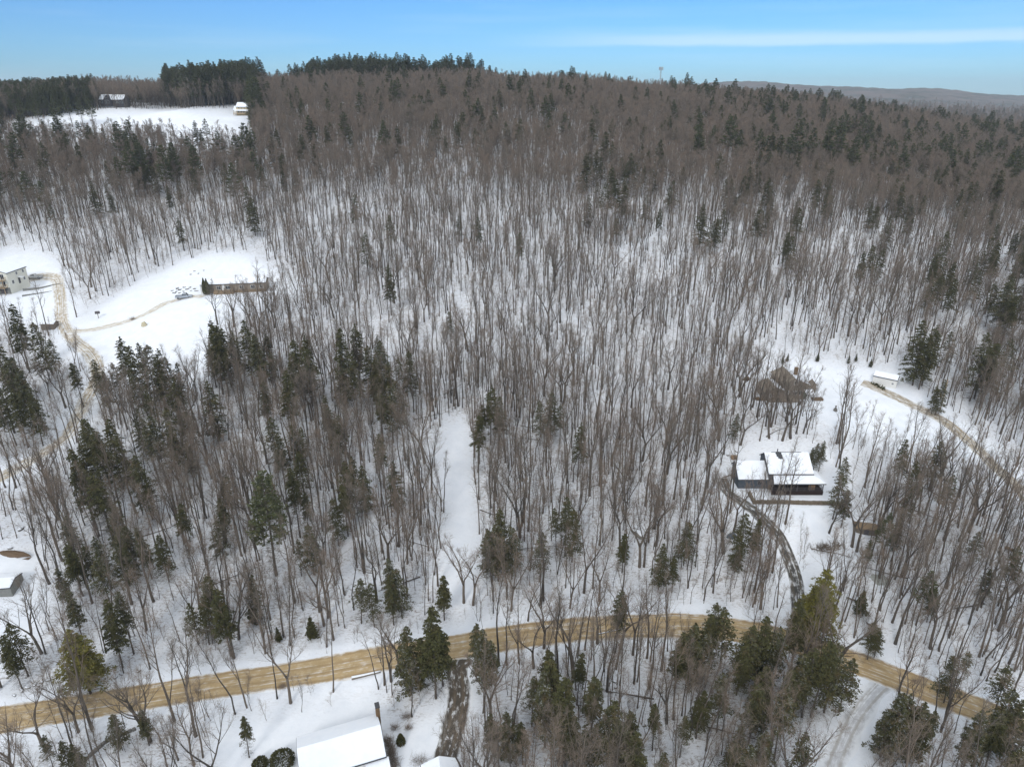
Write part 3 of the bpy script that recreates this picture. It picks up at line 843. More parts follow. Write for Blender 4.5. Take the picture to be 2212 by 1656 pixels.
# trees one can name in the photograph: top of the tree at (px,py), its height, its kind
def top(px, py, h, kd, var=0, note=''):
    x, y = at(px, py, h); z = Hs(x, y); hh = KINDS[kd][1][var % len(KINDS[kd][0])]
    T.append((x, y, z, kd, var % len(KINDS[kd][0]), h / hh, note))
def base(px, py, h, kd, var=0, note=''):
    x, y = at(px, py); z = Hs(x, y); hh = KINDS[kd][1][var % len(KINDS[kd][0])]
    T.append((x, y, z, kd, var % len(KINDS[kd][0]), h / hh, note))
for i, q in enumerate([(258,724,19),(282,745,18),(300,738,17),(318,742,19),(338,752,17),(352,770,15),(455,700,21),(478,708,18),(505,712,18),(525,690,20),(545,720,17),
     (72,694,19),(100,730,16),(8,775,20),(38,792,19),(0,740,20),(22,838,17),(60,850,15),(155,780,14),(640,732,20),(625,760,17),(660,745,18),(612,798,19),(735,765,16),(760,768,17),(815,734,19),(835,775,16),(798,745,17),(860,770,14),
     (788,500,17),(838,570,18),(228,905,19),(205,920,17),(182,900,17),(328,895,19),(350,880,19),(315,915,16),(585,900,15),(600,935,14),(540,425,16),
     (1058,832,17),(1078,855,14),(1040,870,12),(1192,845,14),(1212,870,12),(1168,865,13),(930,1308,20),(878,1352,15),(950,1345,14),(905,1370,12),
     (840,1205,13),(860,1225,12),(770,1245,11),(800,1262,10),(955,1238,11),(1085,1098,16),(1075,1120,15),(1105,1135,13),(1225,1070,15),(1240,1100,13),(1205,1095,12),(1168,1150,12),(1350,1150,10),(1432,1175,11),(1460,1200,9),
     (1062,1140,13),(655,1060,12),(720,1075,12),(430,1290,11),(408,1300,10),(300,1135,13),(250,1150,13),(210,1155,13),(340,1150,12),(385,1085,13),(460,1125,10),(640,1165,9),
     (1612,1108,12),(1636,1120,11),(1600,1150,10),(1782,948,9),(1768,955,8),(1758,965,7),(1796,975,9),(1830,985,12),(1820,1020,12),(1835,1055,10),
     (2005,692,20),(2024,700,19),(2014,722,17),(2066,600,19),(2192,590,20),(2145,718,20),(2128,745,17),(2160,740,16),(2040,818,11),(2028,830,9),(1590,890,9),
     (1700,498,17),(1715,505,16),(1888,528,17),(1905,535,15),(1870,540,15),(1520,440,18),(1552,465,16),(1540,475,14),(1428,448,15),(1452,388,15),(1285,320,18),(1270,330,18),(1300,335,16),(1355,350,15),
     (985,262,20),(1028,275,16),(962,292,16),(1040,240,18),(755,280,18),(440,255,18),(430,275,16),(675,262,18),(595,275,18),(230,345,15),(312,350,16),(330,358,15),(480,350,16),(565,358,15),(360,400,14),(195,390,16),(235,415,13),
     (1712,318,17),(1928,345,18),(1946,355,18),(1995,350,16),(2030,370,16),(2070,380,14),(2170,350,15),(1895,440,15),(2012,600,14),(2195,500,15),(2120,580,14),
     (1550,1295,14),(1575,1310,14),(1530,1320,13),(1660,1330,15),(1690,1350,14),(1625,1345,14),(1790,1378,17),(1815,1390,15),(1765,1400,15),(1840,1420,12),(1740,1415,14),(1500,1340,14),(1720,1450,12),(1610,1385,12),
     (1180,1440,14),(1195,1425,15),(1150,1460,11),(1530,1370,11),(1240,1540,12),(1100,1530,11),(1130,1560,9),(1065,1540,9),(1420,1520,10),(1365,1535,10),(1480,1545,9),(1290,1560,10),
     (1955,1490,15),(1938,1500,13),(1975,1500,12),(2005,1510,13),(2020,1530,11),(1990,1535,11),(2185,1440,12),(2195,1490,12),(2160,1530,12),(2210,1510,12),
     (1895,1340,9),(1905,1355,7),(1885,1165,9),(2070,1420,10),(2095,1405,8),(20,1345,12),(5,1370,12),(1045,1360,13),(1060,1375,11),(1030,1345,10),(520,1545,9),(240,1540,8),(90,1590,8),(130,1600,7),(300,1530,8)]):
    top(*q, 'h', i)
for i, q in enumerate([(560,1015,25),(232,150,19),(248,148,20),(224,158,16),(256,155,16),(1178,205,22),(1192,200,18),(1100,160,22),(2178,265,20),(2105,230,22),(2126,235,20),(1880,240,18),
     (1475,170,17),(1500,168,16),(1420,165,15),(350,152,17),(300,160,14),(170,165,12),(65,172,12),(20,176,12),(40,210,16),(70,205,18),(110,205,20),(140,198,20),(165,205,18),(190,210,16),
     (880,130,18),(720,126,18),(770,125,18),(440,134,18),(390,138,18),(560,130,18),(640,128,18),(840,127,18),(1060,137,17),(1210,144,17)]):
    top(*q, 'p', i, 'tall pine whose trunk shows below its crown' if i == 0 else '')
top(150, 1352, 15, 'g', 0, 'bright yellow-green pine beside the sandy road, far left')
top(168, 1368, 12, 'g', 1, 'gold')
top(1788, 1228, 18, 'g', 1, 'bright yellow-green pine at the road end of the dark driveway')
top(1765, 1262, 13, 'g', 0, 'gold')
for i, q in enumerate([(676,1378,5),(1855,1330,6),(604,1385,3.5),(1765,780,2.8),(1832,785,2.8),(1848,780,2.8),(1880,792,2.5),(1690,785,2.8),(1700,780,2.8),(548,1345,4.5),(868,1505,0)]):
    if q[2]: base(*q, 'y', i)
for i, q in enumerate([(1662,945,17),(1600,960,15),(1690,950,16),(1708,945,18),(1735,935,12),(1895,1150,17),(1920,1135,16),(1850,1190,15),(1840,1180,17),(1985,1110,16),
     (2035,1075,15),(2010,1060,15),(1790,1150,12),(470,700,15),(505,705,17),(545,705,15),(560,720,16),(112,1080,17),(105,1060,15),(40,880,15),(60,900,15),(310,1585,15),(325,1600,17),(385,1640,9),(420,1650,12),
     (1022,1305,15),(1002,1300,16),(1240,1460,18),(1340,1400,15),(1175,1400,14),(870,1460,13),(845,1470,12),(1060,1560,15),(1140,1340,10),(1290,1390,14),(1440,1560,15),(1220,1640,15),(700,1350,14),(90,1410,16),(50,1690,14),(100,1620,14),(170,1580,14),(2010,1400,15),(1950,1560,12)]):
    base(*q, 'o', i)
named = np.array([(t[0], t[1]) for t in T[n_auto:] if t[3] in 'hpg'])
keep = []
for k, t in enumerate(T):
    if k < n_auto and t[3] in 'bo':
        dx = np.abs(named[:, 0] - t[0] * named[:, 1] / max(t[1], 1)); dy = named[:, 1] - t[1]
        if np.any((dx < 3.0) & (dy > -3) & (dy < (16 if t[1] > 230 else 3.5))): continue
    keep.append(t)
T = keep
T = [t for t in T if not (abs(t[0] - HB[0] - 3) < 13 and abs(t[1] - HB[1] - 4) < 5.5)]

# ------------------------------------------------------------------ individual trees: the ones that show largest
def place(t, name, label, cat, group, parts):
    x, y, z, kd, var, s, note = t
    e = bpy.data.objects.new(name, None); link(e); e.empty_display_size = .3
    e.location = (x, y, z - .05)
    e.rotation_euler = (random.gauss(0, .026), random.gauss(0, .026), random.random() * 6.283)
    e.scale = (s * random.uniform(.9, 1.1),) * 2 + (s,)
    tag(e, label, cat, group)
    a, b = parts
    for nm, me in (('trunk', a), ('crown', b)):
        c = bpy.data.objects.new(nm, me); link(c, e)
    return e
def visible(t, m=25):
    x, y, z, kd, var, s, note = t
    h = KINDS[kd][1][var] * s
    a, b, d = proj(np.array([x, x]), np.array([y, y]), np.array([z, z + h]))
    return a.min() > -m and a.max() < 2212 + m and b.min() < 1656 and d[0] > 30
SIDE = [
  ('below the sandy road', lambda x, y: 0), ]
yroad = lambda x: float(np.interp(x, R_MAIN[:, 0], R_MAIN[:, 1]))
def where(t):
    """where the tree stands, told by things one can find in the photograph"""
    px, py, _ = proj(t[0], t[1], t[2])
    if t[1] < yroad(t[0]):
        for lim, nm in ((230, 'at the bottom left corner'), (480, 'below the road, left of the snowy yard'), (800, 'in the snowy yard by the white house'), (965, 'left of the muddy driveway'), (1180, 'right of the muddy driveway'),
                        (1400, 'under the road bend'), (1600, 'below the road, opposite the boulder wood'), (1850, 'left of the snowy track'), (2020, 'right of the snowy track')):
            if px < lim: return nm
        return 'at the bottom right corner'
    if px < 300:
        if py < 860: return 'beside the side road junction'
        if py < 1080: return 'beside the side road bend'
        if py < 1300: return 'uphill of the grey shed' if px < 120 else 'right of the grey shed'
        return 'above the road at the far left'
    if px < 940:
        row = 'under the ranch field' if py < 960 else 'level with the clearing top' if py < 1100 else 'level with the clearing middle' if py < 1240 else 'level with the clearing foot' if py < 1340 else 'on the road bank'
        return row + (', well left' if px < 520 else ', left of centre' if px < 740 else ', close to the clearing')
    if px < 1640:
        row = 'uphill of the clearing' if py < 900 else 'level with the clearing top' if py < 1080 else 'level with the blue house yard' if py < 1230 else 'just above the road'
        return row + (', close to the clearing' if px < 1130 else ', right of centre' if px < 1400 else ', near the dark driveway')
    if py < 880: return 'uphill of the brown house' if px < 1880 else 'behind the white garden shed'
    if py < 1060: return 'between the blue and brown houses' if px < 1820 else 'below the field driveway'
    if py < 1260: return 'right of the blue house yard' if px < 1950 else 'at the right edge below the field driveway'
    return 'between dark driveway and road' if px < 1900 else 'above the road at the far right'
def size(t, a, b):
    hh = KINDS[t[3]][1][t[4]] * t[5]
    return 'short' if hh < a else 'tall' if hh > b else 'medium'
HLOOK = ['conical', 'open crowned', 'long stemmed', 'broad', 'thin topped', 'wide sparse', 'narrow dense', 'full skirted']
BLOOK = ['narrow', 'high forked', 'leggy', 'open', 'wavy', 'twin stemmed', 'wispy', 'stout', 'crooked', 'three stemmed', 'sparse topped']
OLOOK = ['spreading', 'double trunked spreading', 'triple trunked spreading']
far_T = []
limits = {'bare': 300, 'hemlock': 300}
bare_t = sorted([t for t in T if t[3] in 'bo'], key=lambda t: t[1])
con_t = sorted([t for t in T if t[3] in 'hpgy'], key=lambda t: t[1])
nb_ = 0
for t in bare_t:
    if nb_ < 300 and visible(t):
        nb_ += 1; wh = where(t)
        look = OLOOK[t[4]] if t[3] == 'o' else BLOOK[t[4]]
        lab = size(t, 13.5, 17.5) + ' ' + look + ' bare tree ' + wh; grp = look + ' bare trees ' + wh
        place(t, 'bare_tree', lab, 'tree', grp, KINDS[t[3]][0][t[4]])
    else: far_T.append(t)
nc_ = 0
for t in con_t:
    if nc_ < 300 and visible(t):
        nc_ += 1; wh = where(t)
        if t[6] and t[6] != 'gold': place(t, 'pine_tree', t[6], 'pine tree', None, KINDS[t[3]][0][t[4]])
        elif t[3] == 'g': place(t, 'pine_tree', 'shorter yellow-green pine growing against the bright pine ' + ('at the far left' if t[0] < 0 else 'by the dark driveway'), 'pine tree', None, KINDS['g'][0][t[4]])
        elif t[3] == 'p': place(t, 'pine_tree', 'green pine with a layered open crown ' + wh, 'pine tree', 'green pines ' + wh, KINDS['p'][0][t[4]])
        elif t[3] == 'y': place(t, 'young_evergreen', 'small bushy young evergreen ' + wh, 'evergreen tree', 'young evergreens ' + wh, KINDS['y'][0][t[4]])
        else: place(t, 'hemlock_tree', size(t, 11, 15.5) + ' ' + HLOOK[t[4]] + ' hemlock ' + wh, 'evergreen tree', HLOOK[t[4]] + ' hemlocks ' + wh, KINDS['h'][0][t[4]])
    else: far_T.append(t)
print('trees', len(T), 'individual', nb_, nc_, 'far', len(far_T), 'last bare y', bare_t[min(400, len(bare_t) - 1)][1])

# ------------------------------------------------------------------ the rest of the forest: scattered copies as stuff
def scatter(name, protos, items, label, cat):
    """items: x, y, z, index, scale ; one object, geometry nodes place the trees"""
    col = bpy.data.collections.new(name + ' sources')
    for i, me in enumerate(protos):
        o = bpy.data.objects.new('%s source %02d' % (name.replace('_', ' '), i), me); col.objects.link(o)
    n = len(items); A = np.array([(a[0], a[1], a[2]) for a in items], np.float32)
    m = bpy.data.meshes.new(name); m.vertices.add(n); m.vertices.foreach_set('co', A.ravel())
    rot = np.stack([RNG.normal(0, .03, n), RNG.normal(0, .03, n), RNG.uniform(0, 6.283, n)], 1).astype(np.float32)
    m.attributes.new('turn', 'FLOAT_VECTOR', 'POINT').data.foreach_set('vector', rot.ravel())
    sx = RNG.uniform(.9, 1.1, n); s = np.array([a[4] for a in items])
    m.attributes.new('size', 'FLOAT_VECTOR', 'POINT').data.foreach_set('vector', np.stack([s * sx, s * sx, s], 1).astype(np.float32).ravel())
    m.attributes.new('pick', 'INT', 'POINT').data.foreach_set('value', np.array([a[3] for a in items], np.int32))
    o = link(bpy.data.objects.new(name, m)); tag(o, label, cat, kind='stuff')
    ng = bpy.data.node_groups.new(name, 'GeometryNodeTree')
    ng.interface.new_socket('Geometry', in_out='INPUT', socket_type='NodeSocketGeometry')
    ng.interface.new_socket('Geometry', in_out='OUTPUT', socket_type='NodeSocketGeometry')
    n_ = ng.nodes.new; l_ = ng.links.new
    gi = n_('NodeGroupInput'); go = n_('NodeGroupOutput'); ip = n_('GeometryNodeInstanceOnPoints')
    ci = n_('GeometryNodeCollectionInfo'); ci.inputs['Collection'].default_value = col; ci.inputs['Separate Children'].default_value = True; ci.inputs['Reset Children'].default_value = True
    def attr(nm, ty):
        a = n_('GeometryNodeInputNamedAttribute'); a.data_type = ty; a.inputs['Name'].default_value = nm; return a.outputs['Attribute']
    e2r = n_('FunctionNodeEulerToRotation')
    l_(attr('turn', 'FLOAT_VECTOR'), e2r.inputs[0]); l_(e2r.outputs[0], ip.inputs['Rotation'])
    l_(attr('size', 'FLOAT_VECTOR'), ip.inputs['Scale']); l_(attr('pick', 'INT'), ip.inputs['Instance Index'])
    ip.inputs['Pick Instance'].default_value = True
    l_(gi.outputs[0], ip.inputs['Points']); l_(ci.outputs[0], ip.inputs['Instance']); l_(ip.outputs[0], go.inputs[0])
    md = o.modifiers.new('scatter', 'NODES'); md.node_group = ng
    return o
full_b = [join_mesh('tree', a, b) for a, b in BARE + OAK]
far_b = [join_mesh('tree', *bare_tree(80 + k, hh, .13, .38, 1.05, 12, 48, .030, 1.0, False, .18, 4)) for k, hh in enumerate(BARE_H[:6])]
hem_m = [join_mesh('tree', a, b) for a, b in HEM + PINE + GOLD + YOUNG]
off = {'h': 0, 'p': 8, 'g': 11, 'y': 13}
mid_items = [(t[0], t[1], t[2] - .1, (t[4] if t[3] == 'b' else 11 + t[4]), t[5]) for t in far_T if t[3] in 'bo' and t[1] < 330]
far_items = [(t[0], t[1], t[2] - .1, t[4] % 6, t[5]) for t in far_T if t[3] in 'bo' and t[1] >= 330]
con_items = [(t[0], t[1], t[2] - .1, off[t[3]] + t[4], t[5]) for t in far_T if t[3] in 'hpgy']
scatter('bare_woodland', full_b, mid_items, 'leafless grey brown woodland covering the slope behind the nearest trees', 'woodland')
scatter('distant_bare_woodland', far_b, far_items, 'brown haze of leafless woodland on the upper hillside', 'woodland')
scatter('evergreen_woodland', hem_m, con_items, 'dark evergreens scattered through and crowning the hill forest', 'woodland')
# far ridges
fx = []; 
for _ in range(5000):
    yy = math.exp(RNG.uniform(math.log(740), math.log(1500))); xx = RNG.uniform(.02, .95) * yy
    fx.append((xx, yy))
fx = np.array(fx); fz = H(fx[:, 0], fx[:, 1]); rr = RNG.random(len(fx))
scatter('far_ridge_woodland', far_b + [join_mesh('tree', *PINE[0])], [(a[0], a[1], z_ - .5, (6 if r < .15 else int(r * 1000) % 6), .8 + .5 * r) for a, z_, r in zip(fx, fz, rr)], 'woodland on the distant blue grey ridges at the right skyline', 'woodland')
# saplings and brush under the trees
bx = RNG.uniform(-1, 1, 12000); by = 60 + 260 * RNG.random(12000) ** .8; bx = bx * (.8 * by + 15)
bz = H(bx, by); qx, qy, _ = proj(bx, by, bz); okb = roaddist(bx, by) > -1.5
for poly in CLEAR: okb &= ~inpoly(qx, qy, poly)
for (px, py, pz, ri, ro) in PADS: okb &= np.hypot(bx - px, by - py) > ri
okb &= RNG.random(len(bx)) < .5
scatter('undergrowth', [join_mesh('tree', a, b) for a, b in SAP], [(bx[i], by[i], bz[i] - .05, int(RNG.integers(0, 3)), RNG.uniform(.35, 1.15)) for i in np.nonzero(okb)[0]], 'thin leafless saplings and brush under the trees', 'brush')
# ------------------------------------------------------------------ buildings
def gable(root, x0, x1, y0, y1, z0, zf, zb, yr, zr, wall, roofm, name='wall', roof_name='roof', over=.35, thick=.16, snow=.16, rake=.3, snowf=True, snowb=True):
    """a block with its ridge along x: front eave (y0,zf), back eave (y1,zb), ridge (yr,zr)"""
    MB().prism([(y0, z0), (y1, z0), (y1, zb), (yr, zr), (y0, zf)], x0, x1).build(name, wall, root)
    sf = (zr - zf) / (yr - y0); sb = (zr - zb) / (y1 - yr) if y1 > yr else 0
    a, b = x0 - rake, x1 + rake; t = thick + .01
    mb = MB()
    mb.slab([(a, y0 - over, zf - sf * over + t), (b, y0 - over, zf - sf * over + t), (b, yr, zr + t), (a, yr, zr + t)], thick)
    if y1 > yr + .05: mb.slab([(a, yr + .004, zr + t - .002), (b, yr + .004, zr + t - .002), (b, y1 + over, zb - sb * over + t), (a, y1 + over, zb - sb * over + t)], thick)
    r = mb.build(roof_name, roofm, root)
    if snowf or snowb:
        ms = MB(); t2 = t + snow + .01; e = .05
        if snowf: ms.slab([(a + e, y0 - over + e, zf - sf * (over - e) + t2), (b - e, y0 - over + e, zf - sf * (over - e) + t2), (b - e, yr + .01, zr + t2), (a + e, yr + .01, zr + t2)], snow)
        if snowb and y1 > yr + .05: ms.slab([(a + e, yr + .02, zr + t2 - .002), (b - e, yr + .02, zr + t2 - .002), (b - e, y1 + over - e, zb - sb * (over - e) + t2), (a + e, y1 + over - e, zb - sb * (over - e) + t2)], snow)
        bevel(ms.build('snow_cover', M_SNOW, r), .06, 2)
    return r
def window(root, x, y, z, w_, h, face='f', frame=None, name='window'):
    """face f: on a wall facing -y ; l / r: facing -x / +x"""
    fr = MB(); d = .05
    def bx(mb, u0, u1, z0, z1, d0, d1):
        if face == 'f': mb.box(x + u0, x + u1, y - d1, y - d0, z + z0, z + z1)
        elif face == 'l': mb.box(x - d1, x - d0, y + u0, y + u1, z + z0, z + z1)
        else: mb.box(x + d0, x + d1, y + u0, y + u1, z + z0, z + z1)
    k = .09
    bx(fr, -w_/2 - k, -w_/2, -k, h + k, .0, d); bx(fr, w_/2, w_/2 + k, -k, h + k, 0, d)
    bx(fr, -w_/2, w_/2, -k, 0, 0, d); bx(fr, -w_/2, w_/2, h, h + k, 0, d); bx(fr, -.03, .03, 0, h, .03, d)
    f = fr.build(name, frame or M_TRIM, root)
    p = MB(); bx(p, -w_/2, w_/2, 0, h, .0, .025); p.build('pane', M_GLASS, f)
    return f
def door(root, x, y, z, w_, h, mat, face='f'):
    mb = MB(); kb = MB()
    if face == 'f': mb.box(x - w_/2, x + w_/2, y - .05, y, z, z + h); kb.box(x + w_*.32, x + w_*.40, y - .10, y - .05, z + h*.45, z + h*.49)
    else:
        s = -1 if face == 'l' else 1
        mb.box(min(x, x + s*.05), max(x, x + s*.05), y - w_/2, y + w_/2, z, z + h); kb.box(min(x + s*.05, x + s*.1), max(x + s*.05, x + s*.1), y + w_*.32, y + w_*.4, z + h*.45, z + h*.49)
    o = mb.build('door', mat, root); kb.build('handle', M_STEEL, o); return o
def railing(root, pts, z, h=.95, mat=None, gap=.14, name='railing'):
    mb = MB()
    for (xa, ya), (xb, yb) in zip(pts[:-1], pts[1:]):
        ln = math.hypot(xb - xa, yb - ya)
        for zz, r in ((z + h, .045), (z + .12, .03)): mb.tube([(xa, ya, zz), (xb, yb, zz)], [r, r], 4)
        n = int(ln / gap)
        for k in range(n + 1):
            f = k / max(n, 1); q = (xa + (xb - xa) * f, ya + (yb - ya) * f)
            r = .05 if k % 12 == 0 or k == n else .02
            mb.tube([(q[0], q[1], z), (q[0], q[1], z + h)], [r, r], 4)
    return mb.build(name, mat, root)

# blue grey house with the long porch
bx_, by_, bz_ = HB
h = empty('blue_house', (bx_, by_, bz_), 0, 'blue grey house with snowy roofs and long dark porch above the stone wall', 'house')
rf = gable(h, .0, 10.2, 2.6, 9.4, -1.5, 4.25, 5.6, 7.0, 7.35, M_BLUE, M_DKROOF, over=.3)
gable(h, -6.9, -.02, 2.95, 8.6, -1.5, 2.5, 3.6, 6.8, 5.2, M_BLUE, M_DKROOF, name='garage_wall', roof_name='garage_roof', over=.25)
cp = MB(); rg_ = random.Random(4)
for k in range(14):
    a, b = 2.5 + rg_.random() * 1.1, 6.9 - rg_.random() * 1.25; s = .18 + .25 * rg_.random(); zz = 7.35 + (b - 7.0) * .705 + .37
    cp.slab([(a - s, b - s, zz - s * .705), (a + s, b - s, zz - s * .705), (a + s, b + s * .7, zz + s * .5), (a - s, b + s * .7, zz + s * .5)], .12)
cp.box(1.4, 8.6, 6.93, 7.02, 7.6, 7.73)
cp.build('bare_shingles', M_DKROOF, rf)
MB().tube([(2.95, 7.15, 7.2), (2.95, 7.15, 8.5)], [.12, .12], 8).build('vent_pipe', M_DKROOF, rf)
pr = MB(); t = .14
pr.slab([(.15, -.3, 3.1), (12.5, -.3, 3.1), (10.5, 2.58, 3.85), (.9, 2.58, 3.85), ], t)
pr.slab([(12.5, -.295, 3.098), (12.5, 5.6, 3.098), (10.25, 5.6, 3.85), (10.5, 2.58, 3.848)], t)
prf = pr.build('porch_roof', M_DKROOF, h)
ps = MB(); ps.slab([(.2, -.26, 3.27), (12.45, -.26, 3.27), (10.48, 2.56, 4.02), (.95, 2.56, 4.02)], .15); ps.slab([(12.45, -.25, 3.268), (12.45, 5.55, 3.268), (10.27, 5.55, 4.02), (10.48, 2.56, 4.018)], .15)
bevel(ps.build('snow_cover', M_SNOW, prf), .05)
MB().box(0, 12.2, 0, 2.58, .92, 1.05).box(10.25, 12.2, 2.582, 5.4, .92, 1.05).build('porch_deck', M_DECK, h)
MB().box(-.02, 12.22, -.05, 0, -1.2, .98).box(12.2, 12.25, .0, 5.4, -1.2, .98).build('porch_skirt', M_DECK, h)
railing(h, [(0, .08), (12.1, .08), (12.1, 5.3)], 1.05, .9, M_DARK, .16)
for x in (.1, 3., 6., 9., 12.05): MB().box(x - .07, x + .07, -.0, .14, 1.05, 2.98).build('post', M_DARK, h)
for x in (1.9, 4.2, 8.8): window(h, x, 2.6, 1.9, 1.3, 1.1, frame=M_BLUE)
door(h, 6.5, 2.6, 1.05, .95, 2.05, M_DARK)
window(h, -1.8, 2.95, 1.1, .8, .9, frame=M_DARK); window(h, -6.9, 5.6, 1.7, .8, 1.0, 'l', M_DARK)
window(h, 0, 6.2, 5.2, .7, .9, 'l', M_DARK)
st = MB(); rg_ = random.Random(9)
for r_ in range(7):
    for k in range(5): st.tube([(9.0 + k * .30 + .1 * (r_ % 2), .45, 1.17 + r_ * .2), (9.0 + k * .30 + .1 * (r_ % 2), .95, 1.17 + r_ * .2)], [.1, .1], 7)
o = st.build('firewood_stack', M_LOG); o.location = (bx_, by_, bz_); tag(o, 'stack of cut firewood at the right end of the dark porch', 'firewood')
# stone wall in front of it
def stone_wall(name, pts, height, depth, label, seed, drop=.0, size=.42):
    rg = random.Random(seed); mb = MB()
    for (xa, ya), (xb, yb) in zip(pts[:-1], pts[1:]):
        ln = math.hypot(xb - xa, yb - ya); rows = max(1, int(height / .30))
        for r_ in range(rows):
            s = 0
            while s < ln:
                l_ = size * rg.uniform(.7, 1.6); f = (s + l_ / 2) / ln; x = xa + (xb - xa) * f; y = ya + (yb - ya) * f; z = Hs(x, y) + r_ * height / rows - drop
                a_ = math.atan2(yb - ya, xb - xa) + rg.gauss(0, .12); c_, s_ = math.cos(a_), math.sin(a_); hh = height / rows * rg.uniform(.85, 1.15); dd = depth * rg.uniform(.7, 1.1)
                vs = []
                for zz, k_ in ((-.05, 1), (hh * .5, 1.05), (hh, .8)):
                    for ux, uy in ((-1, -1), (1, -1), (1, 1), (-1, 1)):
                        px_, py_ = ux * l_ * .48 * k_ * rg.uniform(.85, 1.05), uy * dd * .5 * k_ * rg.uniform(.85, 1.05)
                        vs.append((x + px_ * c_ - py_ * s_, y + px_ * s_ + py_ * c_, z + zz))
                mb.add(vs, [(3, 2, 1, 0), (8, 9, 10, 11)] + [(4 * i + j, 4 * i + (j + 1) % 4, 4 * i + 4 + (j + 1) % 4, 4 * i + 4 + j) for i in range(2) for j in range(4)])
                s += l_
    return tag(mb.build(name, M_ROCK), label, 'stone wall')
wl = P((1618, 1066), (1628, 1086), (1680, 1086), (1750, 1088), (1813, 1091))
sw_ = stone_wall('stone_wall', wl, .95, .7, 'long low dry stone retaining wall in front of the blue grey house porch', 3, .1)
sw_.data.materials.clear(); sw_.data.materials.append(varied('mossy wall stone', (.11, .085, .06), (.20, .165, .125), 2.2, .95, .6, .1))
# tan house with several roofs
x, y, z = HT
h = empty('brown_house', (x, y, z), 0, 'large tan brown house with stepped partly snowy roofs behind tall bare trees', 'house')
def gable_y(root, x0, x1, y0, y1, z0, ze_l, ze_r, xr, zr, wall, roofm, name='wall', rname='roof', snl=False, snr=True, over=.35):
    mb = MB(); poly = [(x0, z0), (x1, z0), (x1, ze_r), (xr, zr), (x0, ze_l)]; n = 5
    mb.add([(p[0], y0, p[1]) for p in poly] + [(p[0], y1, p[1]) for p in poly], [(0, 1, 2, 3, 4), (9, 8, 7, 6, 5)] + [((i + 1) % n, i, n + i, n + (i + 1) % n) for i in range(n)])
    mb.build(name, wall, root)
    sl = (zr - ze_l) / (xr - x0); sr = (zr - ze_r) / (x1 - xr); t = .17; a, b = y0 - over, y1 + over
    r = MB().slab([(x0 - over, b, ze_l - sl * over + t), (x0 - over, a, ze_l - sl * over + t), (xr, a, zr + t), (xr, b, zr + t)], .15).slab([(xr + .004, b, zr + t - .002), (xr + .004, a, zr + t - .002), (x1 + over, a, ze_r - sr * over + t), (x1 + over, b, ze_r - sr * over + t)], .15).build(rname, roofm, root)
    ms = MB(); t2 = t + .18
    if snl: ms.slab([(x0 - over + .05, b - .05, ze_l - sl * (over - .05) + t2), (x0 - over + .05, a + .05, ze_l - sl * (over - .05) + t2), (xr + .01, a + .05, zr + t2), (xr + .01, b - .05, zr + t2)], .17)
    if snr: ms.slab([(xr + .02, b - .05, zr + t2), (xr + .02, a + .05, zr + t2), (x1 + over - .05, a + .05, ze_r - sr * (over - .05) + t2), (x1 + over - .05, b - .05, ze_r - sr * (over - .05) + t2)], .17)
    if snl or snr: bevel(ms.build('snow_cover', M_SNOW, r), .05)
    return r
gable_y(h, -3.7, 3.6, .2, 9.5, -1.5, 4.7, 4.5, -.6, 6.3, M_TAN, M_TANROOF)
r2 = gable_y(h, -8.8, -3.72, -.6, 6.0, -1.5, 2.6, 3.1, -6.0, 4.0, M_TAN, M_TANROOF, 'wing_wall', 'wing_roof', False, True)
gable_y(h, 3.62, 7.2, 3.0, 8.5, -1.5, 3.4, 3.2, 5.4, 5.2, M_TAN, M_TANROOF, 'side_wall', 'side_roof', True, False)
MB().slab([(2.4, -2.0, 2.55), (5.0, -2.0, 2.55), (5.0, .15, 3.1), (2.4, .15, 3.1)], .2).build('entry_roof', M_SNOW, h)
MB().box(2.6, 2.75, -1.9, -1.75, -.5, 2.3).box(4.7, 4.85, -1.9, -1.75, -.5, 2.3).build('entry_post', M_TRIM, h)
door(h, 3.0, .2, .3, .95, 2.05, varied('green door', (.10, .15, .12), (.13, .18, .15), 3))
MB().box(-8.0, 1.0, -2.2, -.62, .1, .4).build('deck', M_TAN, h)
railing(h, [(-8, -.7), (-8, -2.15), (1.0, -2.15)], .4, .9, M_TAN, .2)
for xx in (-2.3, .0, 1.6): window(h, xx, .2, 1.4, .9, 1.2)
window(h, -.1, .2, 4.6, .9, 1.1); window(h, -6.9, -.6, 1.0, 1.0, 1.0); window(h, -4.9, -.6, 1.0, .8, 1.0); window(h, 5.4, 3.0, 1.1, 1.0, 1.1)
MB().box(.7, 1.6, 4.0, 4.8, 6.0, 8.2).build('chimney', M_BRICK, h)
o = MB().box(0, 3.2, 0, 1.6, -.6, .7).build('brush_bank', M_OAK); o.location = (x + 5.0, y - 1.0, z); tag(bevel(o, .4, 3), 'brown leaf covered bank beside the front door of the tan house', 'leaf bank')
